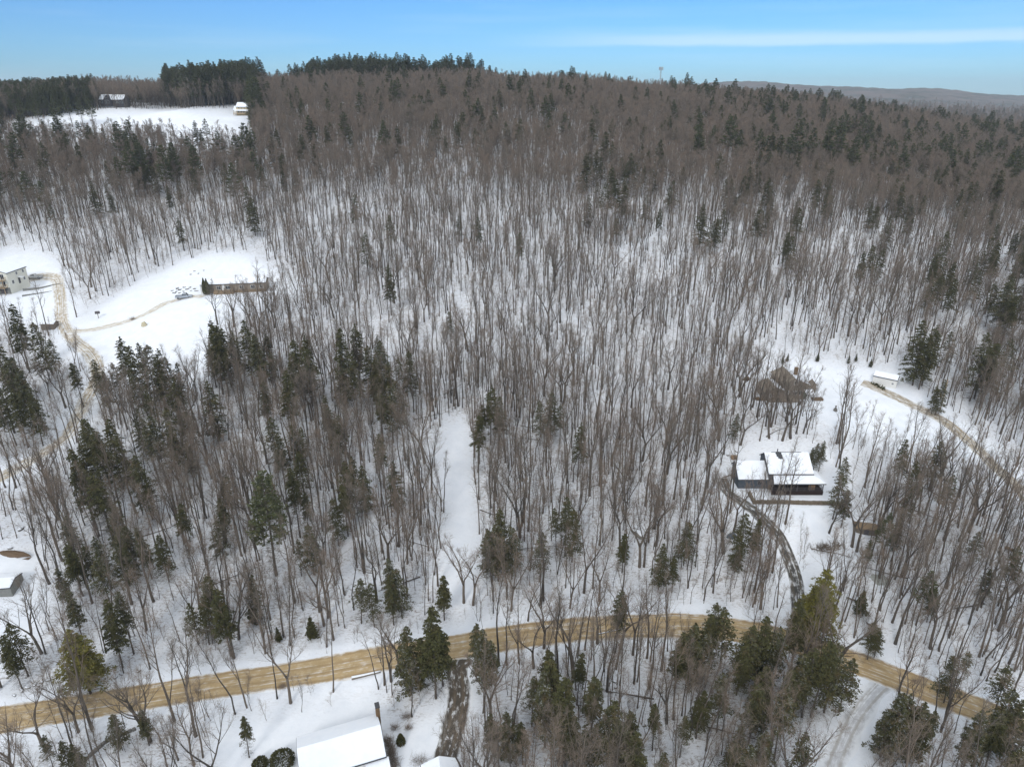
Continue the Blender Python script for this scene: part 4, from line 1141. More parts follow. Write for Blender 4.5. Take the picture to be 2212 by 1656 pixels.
# white garden shed
x, y = at(1934, 839); z = Hs(x, y)
h = empty('garden_shed', (x, y, z), math.radians(-38), 'small white gabled shed with snowy roof beside the field driveway', 'shed')
gable(h, -6.4, 0, 0, 3.2, -.6, 2.6, 2.6, 1.6, 3.5, M_WHITE, M_DKROOF, over=.2, rake=.15)
door(h, 0, 1.5, .05, 1.5, 1.9, M_TRIM, 'r'); window(h, -1.0, 0, 1.1, .45, .5)
for i, (a, b) in enumerate([(1887, 828), (1893, 832), (1899, 836), (1908, 840)]):
    gx, gy = at(a, b); mb = MB(); rg = random.Random(i)
    for k in range(60):
        p = Vector((rg.gauss(0, .35), rg.gauss(0, .35), abs(rg.gauss(.3, .25)))); d = rv(rg, .3); e = rv(rg, .12)
        mb.add([p - d * .5, p + e, p + d * .5, p - e], [(0, 1, 2, 3)])
    o = mb.build('garden_shrub', M_HEM); o.location = (gx, gy, Hs(gx, gy)); tag(o, 'low dark shrub at the foot of the white garden shed', 'shrub', 'shrubs in front of the white shed')
# cream three storey house at the left edge
x, y, z = HC
h = empty('cream_house', (x, y, z), math.pi / 2, 'tall cream three storey house with wooden balconies at the left edge', 'house')
gable(h, 0, 10.5, 0, 12.5, -1.5, 7.5, 7.5, 6.25, 9.7, M_CREAM, M_DKROOF, over=.25)
MB().box(-.06, -.005, .1, 12.4, -1.2, 2.35).build('basement_wall', M_GREYW, h)
for zz in (2.55, 5.15):
    MB().box(-1.9, -.07, .8, 12.4, zz - .2, zz).build('balcony', M_TIMBER, h)
    railing(h, [(-.1, .85), (-1.85, .85), (-1.85, 12.3)], zz, 1.0, M_TIMBER, .22)
    for yy in (1.9, 4.6, 6.2, 9.2): window(h, 0, yy, zz + .25, 1.2, 1.75, 'l')
for yy in (.95, 4.8, 8.6, 12.2): MB().box(-1.85, -1.7, yy - .07, yy + .07, -.8, 5.0).build('post', M_TIMBER, h)
for yy in (2.6, 6.6): MB().box(-.11, -.062, yy - 1.2, yy + 1.2, -.1, 2.1).build('garage_door', M_DARK, h)
window(h, 2.2, 0, 3.3, 1.0, 1.2); window(h, 8.6, 0, 6.0, .8, 1.0); window(h, 5.0, 0, 6.0, .8, 1.0); window(h, 8.4, 0, 3.3, .9, 1.1)
door(h, 5.6, 0, 2.6, 1.0, 2.05, M_DARK)
MB().slab([(4.7, -1.5, 4.9), (6.6, -1.5, 4.9), (6.6, -.02, 5.3), (4.7, -.02, 5.3)], .16).build('canopy', M_TRIM, h)
# timber retaining walls beside it
for i, (a, b, hh) in enumerate([((50, 628), (135, 612), .95), ((48, 640), (112, 628), .55)]):
    pa, pb = at(*a), at(*b); mb = MB()
    n = 12
    for k in range(n):
        f0, f1 = k / n, (k + 1) / n; xa, ya = pa[0] + (pb[0] - pa[0]) * f0, pa[1] + (pb[1] - pa[1]) * f0; xb, yb = pa[0] + (pb[0] - pa[0]) * f1, pa[1] + (pb[1] - pa[1]) * f1
        za, zb = Hs(xa, ya) - .3, Hs(xb, yb) - .3; ta, tb = hh * (1 - f0 * .8) + .3, hh * (1 - f1 * .8) + .3
        mb.add([(xa, ya, za), (xb, yb, zb), (xb, yb + .4, zb), (xa, ya + .4, za), (xa, ya, za + ta), (xb, yb, zb + tb), (xb, yb + .4, zb + tb), (xa, ya + .4, za + ta)], [(3,2,1,0),(4,5,6,7),(0,1,5,4),(1,2,6,5),(2,3,7,6),(3,0,4,7)])
    tag(mb.build('retaining_wall', M_GREYW), ('upper, taller' if i == 0 else 'lower, shorter') + ' of two grey retaining walls right of the cream house', 'retaining wall')
# long ranch
x, y, z = HR
h = empty('ranch_house', (x, y, z), math.radians(9), 'long low ranch house with white left end and brown front above the snowy field', 'house')
gable(h, 2.61, 22.5, 0, 6.6, -1.5, 3.3, 3.3, 3.3, 4.3, M_TAN, M_DKROOF, over=.3)
gable(h, -.2, 2.6, -.5, 6.6, -1.5, 3.3, 3.3, 3.05, 4.15, M_WHITE, M_DKROOF, name='end_wall', roof_name='end_roof', over=.2, rake=0)
MB().box(4.4, 11.4, -1.9, -.02, .05, .95).build('porch_base', M_LATT, h)
MB().box(11.5, 22.4, -.10, -.01, -1., .95).build('skirting', M_LATT, h)
railing(h, [(4.5, -1.85), (11.3, -1.85)], .95, .7, M_TIMBER, .25)
window(h, 1.3, -.5, 1.2, 1.0, 1.2); window(h, 6.0, 0, 1.4, 1.3, 1.1); window(h, 9.2, 0, 1.4, 1.6, 1.1); window(h, 14, 0, 1.4, 1.4, 1.1); window(h, 18, 0, 1.4, 1.4, 1.1); window(h, 21, 0, 1.4, 1.0, 1.1)
door(h, 7.6, 0, .95, .9, 2.05, M_TRIM)
def arbor(x, y, hh, seed, label):
    rg = random.Random(seed); nr = np.random.default_rng(seed); n = 900
    t = nr.random(n) ** .8; a = nr.random(n) * 6.283; R = .62 * np.minimum(1, (1 - t) * 2.2 + .03) * (.8 + .3 * nr.random(n)) * (.75 + .5 * np.minimum(t * 5, 1)) 
    C = np.stack([R * np.cos(a), R * np.sin(a), .15 + t * hh], 1); A = nr.normal(0, .4, (n, 3)) + [[0, 0, 1.]]; A /= np.linalg.norm(A, axis=1)[:, None]
    B = np.cross(A, nr.normal(0, 1, (n, 3))); B /= np.linalg.norm(B, axis=1)[:, None]
    V, F = quads('', C, A * .22, B * .13, None)
    e = empty('arborvitae', (x, y, Hs(x, y)), 0, label, 'arborvitae')
    link(bpy.data.objects.new('foliage', npmesh('foliage', V, F, [M_HEM])), e)
    MB().tube([(0, 0, -.2), (0, 0, hh * .8)], [.12, .03], 6).build('trunk', M_CBARK, e)
ax, ay = at(444, 636); arbor(ax, ay, 6.0, 1, 'left of the two slim dark green arborvitae by the ranch house')
ax, ay = at(450, 636); arbor(ax, ay, 5.8, 2, 'right of the two slim dark green arborvitae by the ranch house')
# far dark house with a cross gable
x, y, z = HF1
h = empty('dark_gabled_house', (x, y, z), 0, 'dark house with snowy roofs and pointed front gable above the far field', 'house')
gable(h, -8.3, .9, 0, 8, -2, 5.3, 5.3, 4, 8.3, M_DARK, M_DKROOF, over=.5)
gable(h, 1.0, 8.6, .3, 8, -2, 5.3, 5.3, 4, 8.25, M_DARK, M_DKROOF, name='right_wall', roof_name='right_roof', over=.5)
gable_y(h, -4.9, .3, -1.0, 3.6, -2, 5.1, 5.1, -2.3, 8.2, M_DARK, M_DKROOF, 'gable_wall', 'gable_roof', False, False, .3)
for xx in (-6.8, -3.3, -1.4, 3.0, 5.0, 7.2): window(h, xx, 0 if xx < -5 else (-1.0 if xx < 1 else .3), 2.9, 1.1, 1.5)
window(h, -2.3, -1.0, 5.2, 1.6, 1.3)
MB().box(-8.4, 3.4, -3.2, -1.05, .3, .6).build('deck', M_DARK, h); MB().box(-8.3, 3.3, -3.15, -1.1, .61, .8).build('deck_snow', M_SNOW, h)
# far ochre house
x, y, z = at(506, 249)[0], at(506, 249)[1], 0; z = Hs(x, y)
h = empty('ochre_house', (x, y, z), math.radians(-4), 'ochre two storey house with wraparound timber deck at the right end of the far field', 'house')
gable(h, 2.4, 14.5, 0, 7.5, -2, 6.4, 6.4, 3.7, 9.4, M_YELLOW, M_DKROOF, over=.4)
gable(h, -.2, 2.38, .4, 6.5, -2, 3.9, 3.9, 3.4, 6.7, M_WHITE, M_DKROOF, name='wing_wall', roof_name='wing_roof', over=.3)
MB().slab([(1.4, -2.2, 3.6), (14.2, -2.2, 3.6), (14.2, -.02, 4.5), (1.4, -.02, 4.5)], .25).build('porch_roof', M_SNOW, h)
MB().box(.6, 14.2, -2.3, -.03, 1.1, 1.4).build('deck', M_TIMBER, h); railing(h, [(.6, -2.2), (14.1, -2.2)], 1.4, .9, M_TIMBER, .25)
for xx in (.8, 3.4, 6, 8.6, 11.2, 13.9): MB().box(xx - .1, xx + .1, -2.25, -2.05, -1, 3.4).build('post', M_TIMBER, h)
for xx in (4, 6.2, 8.4, 11): window(h, xx, 0, 1.9, 1.0, 1.3); window(h, xx + .6, 0, 4.9, .9, 1.1)
h.scale = (.85, .85, .85)
# near house at the bottom edge
x, y = at(835, 1631, 3.3); z = Hs(x, y)
h = empty('white_house', (x, y, z), math.radians(20), 'white house with broad snow covered roof and brown chimney at the bottom edge', 'house')
gable(h, -12.6, -.3, .4, 8.0, -2, 3.1, 3.1, 4.2, 5.0, M_WHITE, M_DKROOF, over=.4, snow=.22)
for xx in (-1.6, -2.7, -5.9, -7.4, -10): window(h, xx, .4, 1.5, .9, 1.2, frame=M_TRIM)
MB().slab([(-3.3, -2.2, 2.2), (.3, -2.2, 2.2), (.3, .3, 2.75), (-3.3, .3, 2.75)], .25).build('porch_roof', M_SNOW, h)
MB().box(-3.1, -2.95, -2.1, -1.95, -.5, 1.9).box(-.0, .15, -2.1, -1.95, -.5, 1.9).build('post', M_TRIM, h)
ch = MB().box(-.28, .35, 7.2, 8.1, -1, 5.8).build('chimney', M_BRICK, h); MB().box(-.34, .41, 7.1, 8.2, 5.8, 6.0).build('cap', M_DKROOF, ch)
# snowy garage roof right of it
x, y = at(948, 1631, 3.6); z = Hs(x, y)
h = empty('small_garage', (x, y, z), math.radians(-78), 'corner of a small snow roofed garage at the bottom edge beside the muddy driveway', 'garage')
gable(h, .3, 7, -2.6, 2.6, -1, 2.3, 2.3, 0, 3.4, M_WHITE, M_DKROOF, over=.3)
# grey shed at the left edge
x, y = at(28, 1287); z = Hs(x, y)
h = empty('grey_shed', (x, y, z), math.radians(8), 'weathered grey shed with a snow covered roof at the left edge', 'shed')
gable(h, -7.5, 0, 0, 4.6, -1, 2.1, 2.1, 2.3, 2.75, M_GREYW, M_DKROOF, over=.15, rake=.1)
door(h, -3.4, 0, 0, 1.0, 1.9, M_DARK)
# grey hut behind trees by the side road
x, y = at(104, 712); z = Hs(x, y)
h = empty('log_hut', (x, y, z), 0, 'small brown board hut behind bare trees left of the side road junction', 'hut')
gable(h, -2.2, 2.2, 0, 3, -.8, 2.0, 2.0, 1.5, 2.7, M_WOOD, M_WOOD, over=.2, snow=.08)
door(h, .6, 0, 0, .9, 1.8, M_DARK)
# flat brown shed and grey tarp right of the dark driveway
x, y = at(1870, 1154); z = Hs(x, y)
h = empty('board_shed', (x, y, z), math.radians(-12), 'low brown open board shed among bare trees right of the blue grey house yard', 'shed')
gable(h, -2.1, 2.1, 0, 2.4, -.6, 1.5, 1.5, 1.2, 1.9, M_WOOD, M_LATT, over=.2, snowf=False, snowb=False); door(h, 0, 0, 0, 1, 1.3, M_DARK)
def tarp(name, px, py, lx, ly, hh, rz, mat, label, cat, seed):
    x, y = at(px, py); rg = random.Random(seed); n = 10; mb = MB(); vs = []
    for i in range(n + 1):
        for j in range(n + 1):
            a, b = i / n - .5, j / n - .5; e = max(abs(a), abs(b)) * 2
            vs.append((a * lx * (1 + rg.uniform(-.12, .12)) * (1 - .35 * abs(b) * 2), b * ly * (1 + rg.uniform(-.15, .15)) * (1 - .5 * (abs(a) * 2) ** 3), -.15 if e > .99 else hh * (1 - e ** 3) * (.55 + .65 * rg.random())))
    mb.add(vs, [(i * (n + 1) + j, (i + 1) * (n + 1) + j, (i + 1) * (n + 1) + j + 1, i * (n + 1) + j + 1) for i in range(n) for j in range(n)])
    mb.add([(-lx/2, -ly/2, -.4), (lx/2, -ly/2, -.4), (lx/2, ly/2, -.4), (-lx/2, ly/2, -.4)], [(3, 2, 1, 0)])
    o = mb.build(name, mat, None, True); o.location = (x, y, Hs(x, y)); o.rotation_euler = (0, 0, rz); tag(o, label, cat)
tarp('grey_tarp', 1900, 1250, 4.6, 3.4, .5, -.3, M_TARP, 'pale grey tarp stretched low over the snow right of the dark driveway', 'tarp', 1)
tarp('covered_pile', 1580, 1158, 2.6, 1.5, .9, .2, M_BTARP, 'blue grey tarp covered pile left of the dark driveway', 'covered pile', 2)
tarp('round_bale', 312, 703, 2.0, 1.6, 1.5, .4, M_STRAW, 'pale straw bale alone on the snow below the yard driveway', 'bale', 3)
tarp('compost_heap', 1612, 820, 2.4, 1.5, 1.2, .3, M_OAK, 'dark rounded heap left of the tan brown house', 'heap', 4)
tarp('brush_heap', 28, 1196, 8.5, 1.8, .8, -.1, M_OAK, 'long rusty brown brush heap above the grey shed', 'brush heap', 5)
tarp('leaf_heap', 1640, 862, 4.2, 1.8, .7, -.35, M_OAK, 'low brown heap in front of the tan brown house wing', 'heap', 6)

# ------------------------------------------------------------------ pickups
def pickup(px, py, rz, paintm, label):
    x, y = at(px, py); e = empty('pickup_truck', (x, y, Hs(x, y) + .08), rz, label, 'pickup truck')
    def prof(mb, poly, y0, y1, k=1.0):
        n = len(poly); mb.add([(p[0], y0 * (k if p[1] > 1.25 else 1), p[1]) for p in poly] + [(p[0], y1 * (k if p[1] > 1.25 else 1), p[1]) for p in poly], [tuple(range(n)), tuple(range(2 * n - 1, n - 1, -1))] + [((i + 1) % n, i, n + i, n + (i + 1) % n) for i in range(n)])
    mb = MB(); prof(mb, [(-.55, .45), (2.75, .45), (2.8, .8), (2.7, 1.05), (1.35, 1.18), (-.55, 1.18)], -.95, .95); bevel(mb.build('body', paintm, e), .08, 3)
    mb = MB(); prof(mb, [(-.5, 1.185), (1.5, 1.185), (.85, 1.80), (-.35, 1.82)], -.9, .9, .86); bevel(mb.build('cab', paintm, e), .05, 2)
    bd = MB().box(-2.75, -.57, -.95, -.85, .5, 1.18).box(-2.75, -.57, .85, .95, .5, 1.18).box(-2.8, -2.7, -.84, .84, .5, 1.18).build('bed', paintm, e); bevel(bd, .03)
    MB().box(-2.69, -.58, -.84, .84, .6, .7).build('liner', M_RUBBER, bd)
    mb = MB(); prof(mb, [(1.53, 1.22), (.9, 1.76), (.84, 1.76), (1.46, 1.22)], -.74, .74); mb.build('windscreen', M_GLASS, e)
    for s in (-1, 1): MB().box(-.38, .28, min(s * .885, s * .91), max(s * .885, s * .91), 1.25, 1.62).box(.34, .95, min(s * .885, s * .91), max(s * .885, s * .91), 1.25, 1.55).build('side_window', M_GLASS, e)
    for wx in (-1.85, 1.85):
        for s in (-1, 1):
            wv = MB().tube([(wx, s * .98, .38), (wx, s * .74, .38)], [.39, .39], 16).build('wheel', M_RUBBER, e); MB().tube([(wx, s * 1.0, .38), (wx, s * .95, .38)], [.2, .22], 10).build('rim', M_STEEL, wv)
    MB().box(2.78, 2.92, -.93, .93, .42, .62).build('bumper', M_STEEL, e); MB().box(-2.92, -2.81, -.93, .93, .45, .62).build('bumper', M_STEEL, e)
    for s in (-1, 1): MB().box(2.72, 2.82, s * .72 - .15, s * .72 + .15, .78, .95).build('headlight', M_TRIM, e)
pickup(398, 644, math.radians(14), M_SILVER, 'silver pickup truck on the sandy yard driveway beside the ranch house')
pickup(76, 601, math.radians(184), M_WPAINT, 'pale frosted pickup truck parked behind the cream house')

# ------------------------------------------------------------------ rocks, logs, poles and small things
def boulder_mesh(seed, sx, sy, sz):
    import bmesh
    bm = bmesh.new(); bmesh.ops.create_icosphere(bm, subdivisions=2, radius=1)
    rg = random.Random(seed); ds = [(rv(rg).normalized(), rg.uniform(.6, .95)) for _ in range(9)]
    for v in bm.verts:
        p = v.co.copy()
        for d, k in ds:
            q = p.dot(d)
            if q > k: p = p - d * (q - k)
        v.co = Vector((p.x * sx, p.y * sy, p.z * sz))
    top_ = bm.copy()
    m = bpy.data.meshes.new('boulder'); bm.to_mesh(m); m.materials.append(M_ROCK); bm.free()
    bmesh.ops.delete(top_, geom=[v for v in top_.verts if v.co.z < sz * .42], context='VERTS')
    for v in top_.verts: v.co.z += .07; v.co.x *= 1.03; v.co.y *= 1.03
    c = bpy.data.meshes.new('snow_cap'); top_.to_mesh(c); c.materials.append(M_SNOW); top_.free()
    return m, c
BM = [boulder_mesh(1, 1, .8, .6), boulder_mesh(2, 1.1, .7, .5), boulder_mesh(3, .9, .9, .55), boulder_mesh(4, 1.3, .7, .4)]
def boulder(px, py, s, label, group=None, k=0):
    x, y = at(px, py); m, c = BM[k % 4]
    o = link(bpy.data.objects.new('boulder', m)); o.location = (x, y, Hs(x, y) + .1 * s); o.scale = (s, s, s); o.rotation_euler = (0, 0, k * 1.7)
    tag(o, label, 'boulder', group); link(bpy.data.objects.new('snow_cap', c), o)
for k, (a, b) in enumerate([(372,627),(380,629),(388,625),(396,628),(404,624),(412,627),(420,623),(376,632),(388,632),(400,632),(410,620),(424,628),(383,622),(398,620)]):
    boulder(a, b, .55 + .3 * ((k * 7) % 5) / 5, 'dark boulder poking through snow uphill of the silver pickup truck', 'boulders beside the ranch house drive', k)
for k, (a, b) in enumerate([(420,585),(428,590),(412,592),(440,583)]):
    boulder(a, b, .5, 'small dark boulder on the snowy slope behind the ranch house', 'boulders on the slope behind the ranch', k)
for k, (a, b) in enumerate([(1545,985),(1560,978),(1572,982),(1536,992),(1528,1000),(1590,974)]):
    boulder(a, b, .55, 'small dark boulder in the line left of the blue house garage', 'boulders left of the blue house', k)
for k, (a, b) in enumerate([(60,1484),(75,1478),(90,1472),(48,1490),(105,1468),(170,1475),(185,1470),(30,1500),(250,1462),(262,1455),(300,1448)]):
    boulder(a, b, .45, 'small dark stone along the left bank of the sandy road', 'stones along the road bank, far left', k)
for k, (a, b) in enumerate([(1250,1520),(1262,1528),(1275,1540),(1290,1548),(1240,1508),(1300,1552),(1160,1560),(1325,1470),(1330,1482),(1318,1493)]):
    boulder(a, b, .5, 'small dark stone in the snowy gap of the wood below the sandy road', 'stones in the wood below the road', k)
boulder(1378, 1152, 1.9, 'large flat snow topped boulder in the wood above the road, mid right', None, 3)
boulder(1880, 1345, .9, 'dark boulder beside the bright pine at the road end of the dark driveway', None, 2)
boulder(45, 1272 - 130, .9, 'dark boulder uphill of the rusty brush heap', None, 1)
boulder(22, 1278 - 95, .6, 'smaller dark boulder at the left edge above the brush heap', None, 0)
def log_(name, pa, pb, r, label, mat=None, lift=.1, cat='log', snow=True):
    a, b = at(*pa), at(*pb); n = 6; pts = [(a[0] + (b[0] - a[0]) * i / n, a[1] + (b[1] - a[1]) * i / n) for i in range(n + 1)]
    P3 = [(p[0], p[1], Hs(*p) + lift + r * .7) for p in pts]
    o = MB().tube(P3, [r * (1 - .45 * i / n) for i in range(n + 1)], 8).build(name, mat or M_WOOD, None, True); tag(o, label, cat)
    if snow: MB().tube([(p[0], p[1], p[2] + r * .45) for p in P3], [r * .8 * (1 - .45 * i / n) for i in range(n + 1)], 6).build('snow_strip', M_SNOW, o, True)
log_('fallen_log', (760, 1466), (822, 1452), .32, 'thick fallen log on the lower edge of the sandy road')
log_('fallen_log', (600, 772 + 60), (655, 800 + 60), .15, 'thin fallen trunk in the wood below the ranch house')
log_('fallen_log', (925, 1180), (870, 1165), .16, 'fallen trunk leaning in the wood left of the snowy clearing')
log_('fallen_log', (1090, 1190), (1200, 1178), .13, 'thin fallen trunk right of the snowy clearing')
log_('fallen_log', (1610, 1015), (1560, 1032), .2, 'short log beside the top of the dark driveway', snow=False)
log_('fallen_log', (2170, 1183), (2198, 1196), .42, 'thick orange brown cut log at the right edge', M_LOG, snow=False)
log_('fallen_log', (1828, 1290), (1860, 1302), .3, 'dark log beside the bright pine right of the driveway')
log_('fallen_log', (1290, 1370), (1352, 1356), .14, 'pale snow laden fallen trunk at the edge of the sandy road')
log_('fallen_log', (2120, 960 - 330), (2160, 980 - 330), .14, 'fallen trunk in the wood at the right edge')
log_('timber', (1752, 1184), (1812, 1196), .17, 'longer timber beside the dark brush pile below the house yard', cat='timber')
log_('timber', (1812, 1196), (1836, 1203), .14, 'shorter timber at the right end of the brush pile', cat='timber')
def brush(px, py, r, n, label, seed, mat=M_TWIG, name='brush_pile', cat='brush pile', up=.35, th=.02):
    x, y = at(px, py); rg = random.Random(seed); S = []
    for _ in range(n):
        p = Vector((rg.gauss(0, r * .4), rg.gauss(0, r * .3), abs(rg.gauss(0, .25)))); d = (rv(rg) + Vector((0, 0, up))).normalized() * rg.uniform(.4, 1.2) * min(r, 1.4)
        if p.z + d.z < 0: d.z = -d.z
        S.append((*p, *(p + d), th, th * .4, 0))
    o = link(bpy.data.objects.new(name, segs_to_mesh(name, S, [mat]))); o.location = (x, y, Hs(x, y)); return tag(o, label, cat)
brush(1775, 1183, 2.6, 160, 'dark brush pile lying along a timber below the house yard', 1, M_BARK, th=.06)
brush(1808, 1180, 1.4, 70, 'small dark brush pile right of the larger one below the yard', 2, M_BARK, th=.05)
SHR = [((878,1549),1.1,'round twiggy leafless shrub nearest the big hemlocks in the lower yard'),((853,1572),.9,'left of two small twiggy shrubs above the cone shaped evergreen'),((882,1572),.8,'right of two small twiggy shrubs above the cone shaped evergreen'),
       ((287,735 - 45),1.3,'round leafless bush below the sandy yard driveway junction'),((609,1478 + 5),.9,'small brown bush at the lower edge of the sandy road'),((905,1645),1.6,'brown twiggy shrub by the corner of the white house')]
for i, (p, r, lab) in enumerate(SHR): brush(p[0], p[1], r, 170, lab, 20 + i, M_TWIG, 'bare_shrub', 'shrub', 1.1, .012)
for i in range(6): brush(838 + i * 3, 1600 + i * 11, 1.0, 160, 'leafless hedge shrub against the chimney side of the white house', 40 + i, M_TWIG, 'hedge_shrub', 'shrub', 1.1, .018)['group'] = 'hedge shrubs beside the white house'
def round_bush(px, py, r, hh, label, seed, mat=M_HEM, cone=False):
    x, y = at(px, py); nr = np.random.default_rng(seed); n = int(900 * r)
    t = nr.random(n); a = nr.random(n) * 6.283
    R = r * (np.sqrt(np.maximum(0, 1 - (2 * t - .8) ** 2)) if not cone else (1.05 - t) ** .6) * (.75 + .3 * nr.random(n))
    C = np.stack([R * np.cos(a), R * np.sin(a), .05 + t * hh], 1); A = C - np.array([[0, 0, hh * .3]]); A = A / np.linalg.norm(A, axis=1)[:, None] + nr.normal(0, .5, (n, 3)); A /= np.linalg.norm(A, axis=1)[:, None]
    B = np.cross(A, nr.normal(0, 1, (n, 3))); B /= np.linalg.norm(B, axis=1)[:, None]
    V, F = quads('', C, A * .16, B * .11, None)
    e = empty('evergreen_shrub', (x, y, Hs(x, y)), 0, label, 'shrub')
    link(bpy.data.objects.new('foliage', npmesh('foliage', V, F, [mat])), e); MB().tube([(0, 0, -.2), (0, 0, hh * .6)], [.1, .04], 6).build('stem', M_CBARK, e)
round_bush(611, 1650, 1.9, 2.6, 'larger round dark evergreen shrub at the bottom edge left of the white house', 1, M_HEM)
round_bush(563, 1655, 1.2, 1.8, 'smaller round dark evergreen shrub at the bottom edge', 2, M_HEM)
round_bush(866, 1603, .75, 1.9, 'small cone shaped evergreen standing alone in the snow right of the white house', 3, M_HEM, True)
# young yard trees
for i, (a, b, s, lab) in enumerate([(577,1555,.8,'leftmost of three thin saplings in the snowy lower yard'),(652,1536,.95,'middle of three thin saplings in the snowy lower yard'),(716,1524,.6,'rightmost of three thin saplings in the snowy lower yard')]):
    x, y = at(a, b); place((x, y, Hs(x, y), 's', i, s, ''), 'young_tree', lab, 'sapling', None, SAP[i % 3])
stone_wall('stone_edging', P((966, 1535), (962, 1565), (958, 1600), (948, 1640)), .25, .3, 'thin line of dark edging stones between the yard and the muddy driveway', 8, .05, .3)
stone_wall('old_stone_wall', P((150, 1690), (185, 1640), (230, 1600), (290, 1575)), .5, .6, 'tumbled old stone wall in the wood at the lower left corner', 9, .1, .5)
# utility pole
x, y = at(2030, 886); e = empty('utility_pole', (x, y, Hs(x, y)), .5, 'pale wooden utility pole at the edge of the field driveway, right side', 'utility pole')
MB().tube([(0, 0, -.5), (0, 0, 9.5)], [.17, .11], 8).build('pole', M_TIMBER, e); MB().box(-1.1, 1.1, -.06, .06, 8.7, 8.85).build('crossarm', M_WOOD, e)
for xx in (-1, -.5, .5, 1): MB().tube([(xx, 0, 8.86), (xx, 0, 9.1)], [.06, .04], 6).build('insulator', M_STEEL, e)
# lattice mast on the skyline
x, y = 127.0, 640.0; z = Hs(x, y); e = empty('radio_mast', (x, y, z), .4, 'tall thin radio mast standing up from the skyline right of centre', 'mast')
mb = MB(); hh = 29
for k in range(3): a_ = k * 2.094; mb.tube([(math.cos(a_) * .8, math.sin(a_) * .8, -1), (math.cos(a_) * .5, math.sin(a_) * .5, hh)], [.12, .10], 4)
for j in range(18):
    for k in range(3):
        a_, b_ = k * 2.094, (k + 1) * 2.094; r0, r1 = .8 - .3 * j / 18, .8 - .3 * (j + 1) / 18
        mb.tube([(math.cos(a_) * r0, math.sin(a_) * r0, hh * j / 18), (math.cos(b_) * r1, math.sin(b_) * r1, hh * (j + 1) / 18)], [.06, .06], 3)
mb.build('lattice', M_STEEL, e)
mb = MB()
for k in range(3):
    a_ = k * 2.094
    for s in (-.5, 0, .5): mb.box(math.cos(a_) * 1.3 + s * math.sin(a_) * 2 - .15, math.cos(a_) * 1.3 + s * math.sin(a_) * 2 + .15, math.sin(a_) * 1.3 - s * math.cos(a_) * 2 - .15, math.sin(a_) * 1.3 - s * math.cos(a_) * 2 + .15, hh - 2.2, hh + .4)
mb.build('antenna', M_STEEL, e)
# post box, stump, crate
x, y = at(213, 686); e = empty('post_box', (x, y, Hs(x, y)), .3, 'small dark box on a post left of the sandy yard driveway', 'post box')
MB().tube([(0, 0, -.3), (0, 0, 1.6)], [.12, .12], 6).build('post', M_WOOD, e); MB().prism([(-.45, 1.6), (.45, 1.6), (.45, 2.2), (0, 2.5), (-.45, 2.2)], -.7, .7).build('box', M_DARK, e)
x, y = at(1804, 886); e = empty('garden_lantern', (x, y, Hs(x, y)), 0, 'small dark stone garden ornament alone in the snowy field above the house', 'garden ornament')
MB().tube([(0, 0, -.1), (0, 0, .5), (0, 0, .9)], [.6, .5, .25], 9).build('base', M_ROCK, e); MB().tube([(0, 0, .9), (0, 0, 1.3)], [.15, .12], 7).tube([(0, 0, 1.3), (0, 0, 1.6)], [.35, .1], 7).build('top', M_ROCK, e)
x, y = at(1585, 990); e = empty('wooden_crate', (x, y, Hs(x, y)), 0, 'small tan wooden crate in the snow left of the blue grey house', 'crate')
mb = MB()
for k in range(4): mb.box(-.7, .7, -.5, -.45, .05 + k * .2, .2 + k * .2).box(-.7, .7, .45, .5, .05 + k * .2, .2 + k * .2).box(-.7, -.65, -.44, .44, .05 + k * .2, .2 + k * .2).box(.65, .7, -.44, .44, .05 + k * .2, .2 + k * .2)
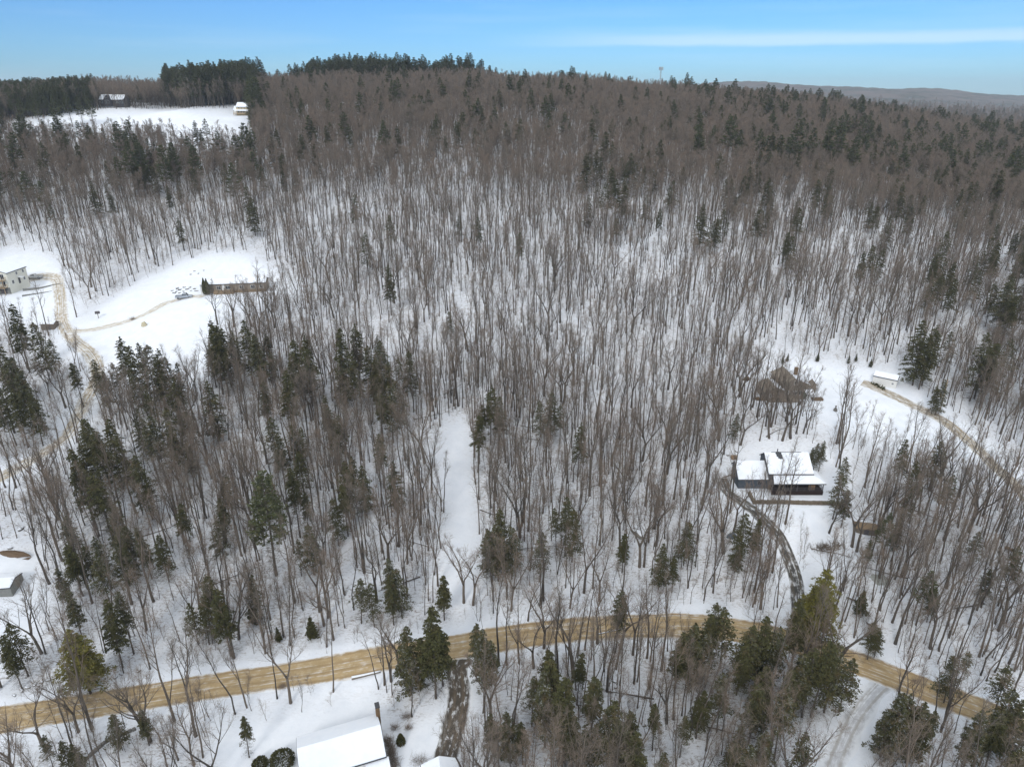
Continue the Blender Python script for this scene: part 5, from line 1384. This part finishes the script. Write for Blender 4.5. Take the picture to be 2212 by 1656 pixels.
mb.box(-.64, .64, -.44, .44, .0, .05); mb.build('slats', M_LOG, e); MB().box(-.75, .75, -.55, .55, .83, .88).build('lid', M_LOG, e)

rg = random.Random(77)
def fallen(px, py, ln, a):
    x, y = at(px, py); n = 4; r = rg.uniform(.09, .17); pts = [(x + math.cos(a) * ln * i / n, y + math.sin(a) * ln * i / n) for i in range(n + 1)]
    P3 = [(p[0], p[1], Hs(*p) + r * .8 + .35 * i / n) for i, p in enumerate(pts)]
    S = []
    for _ in range(9):
        k = rg.randint(2, n - 1); p = Vector(P3[k]).lerp(Vector(P3[k + 1]), rg.random()); d = (Vector((math.cos(a), math.sin(a), .4)) + rv(rg, .5)).normalized() * rg.uniform(.6, 1.8); S.append((*p, *(p + d), .03, .01, 0))
    o = MB().tube(P3, [r * (1 - .6 * i / n) for i in range(n + 1)], 6).build('fallen_log', M_BARK, None, True); tag(o, 'thin fallen trunk lying on the forest snow', 'log', 'fallen trunks in the forest')
    link(bpy.data.objects.new('branches', segs_to_mesh('branches', S, [M_BARK])), o)
for _ in range(46):
    px, py = rg.uniform(60, 2150), rg.uniform(760, 1600)
    if any(inpoly(np.array([px]), np.array([py]), c_)[0] for c_ in CLEAR): continue
    q = at(px, py)
    if roaddist(np.array([q[0]]), np.array([q[1]]))[0] < 6 or any(math.hypot(q[0] - p[0], q[1] - p[1]) < p[3] + 4 for p in PADS): continue
    fallen(px, py, rg.uniform(5, 11), rg.choice((0, math.pi)) + rg.gauss(0, .5))

# ------------------------------------------------------------------ winter haze
g = bpy.data.materials.new('haze'); g.use_nodes = True; g.node_tree.nodes.clear()
pv = g.node_tree.nodes.new('ShaderNodeVolumePrincipled'); mo = g.node_tree.nodes.new('ShaderNodeOutputMaterial')
pv.inputs['Color'].default_value = (.78, .88, 1.0, 1); pv.inputs['Density'].default_value = .00013; pv.inputs['Anisotropy'].default_value = .2
g.node_tree.links.new(pv.outputs[0], mo.inputs['Volume'])
o = MB().box(-9600, 9600, -400, 6200, -60, 240).build('haze', g); tag(o, kind='stuff'); o['label'] = 'thin pale winter haze over the far hills'
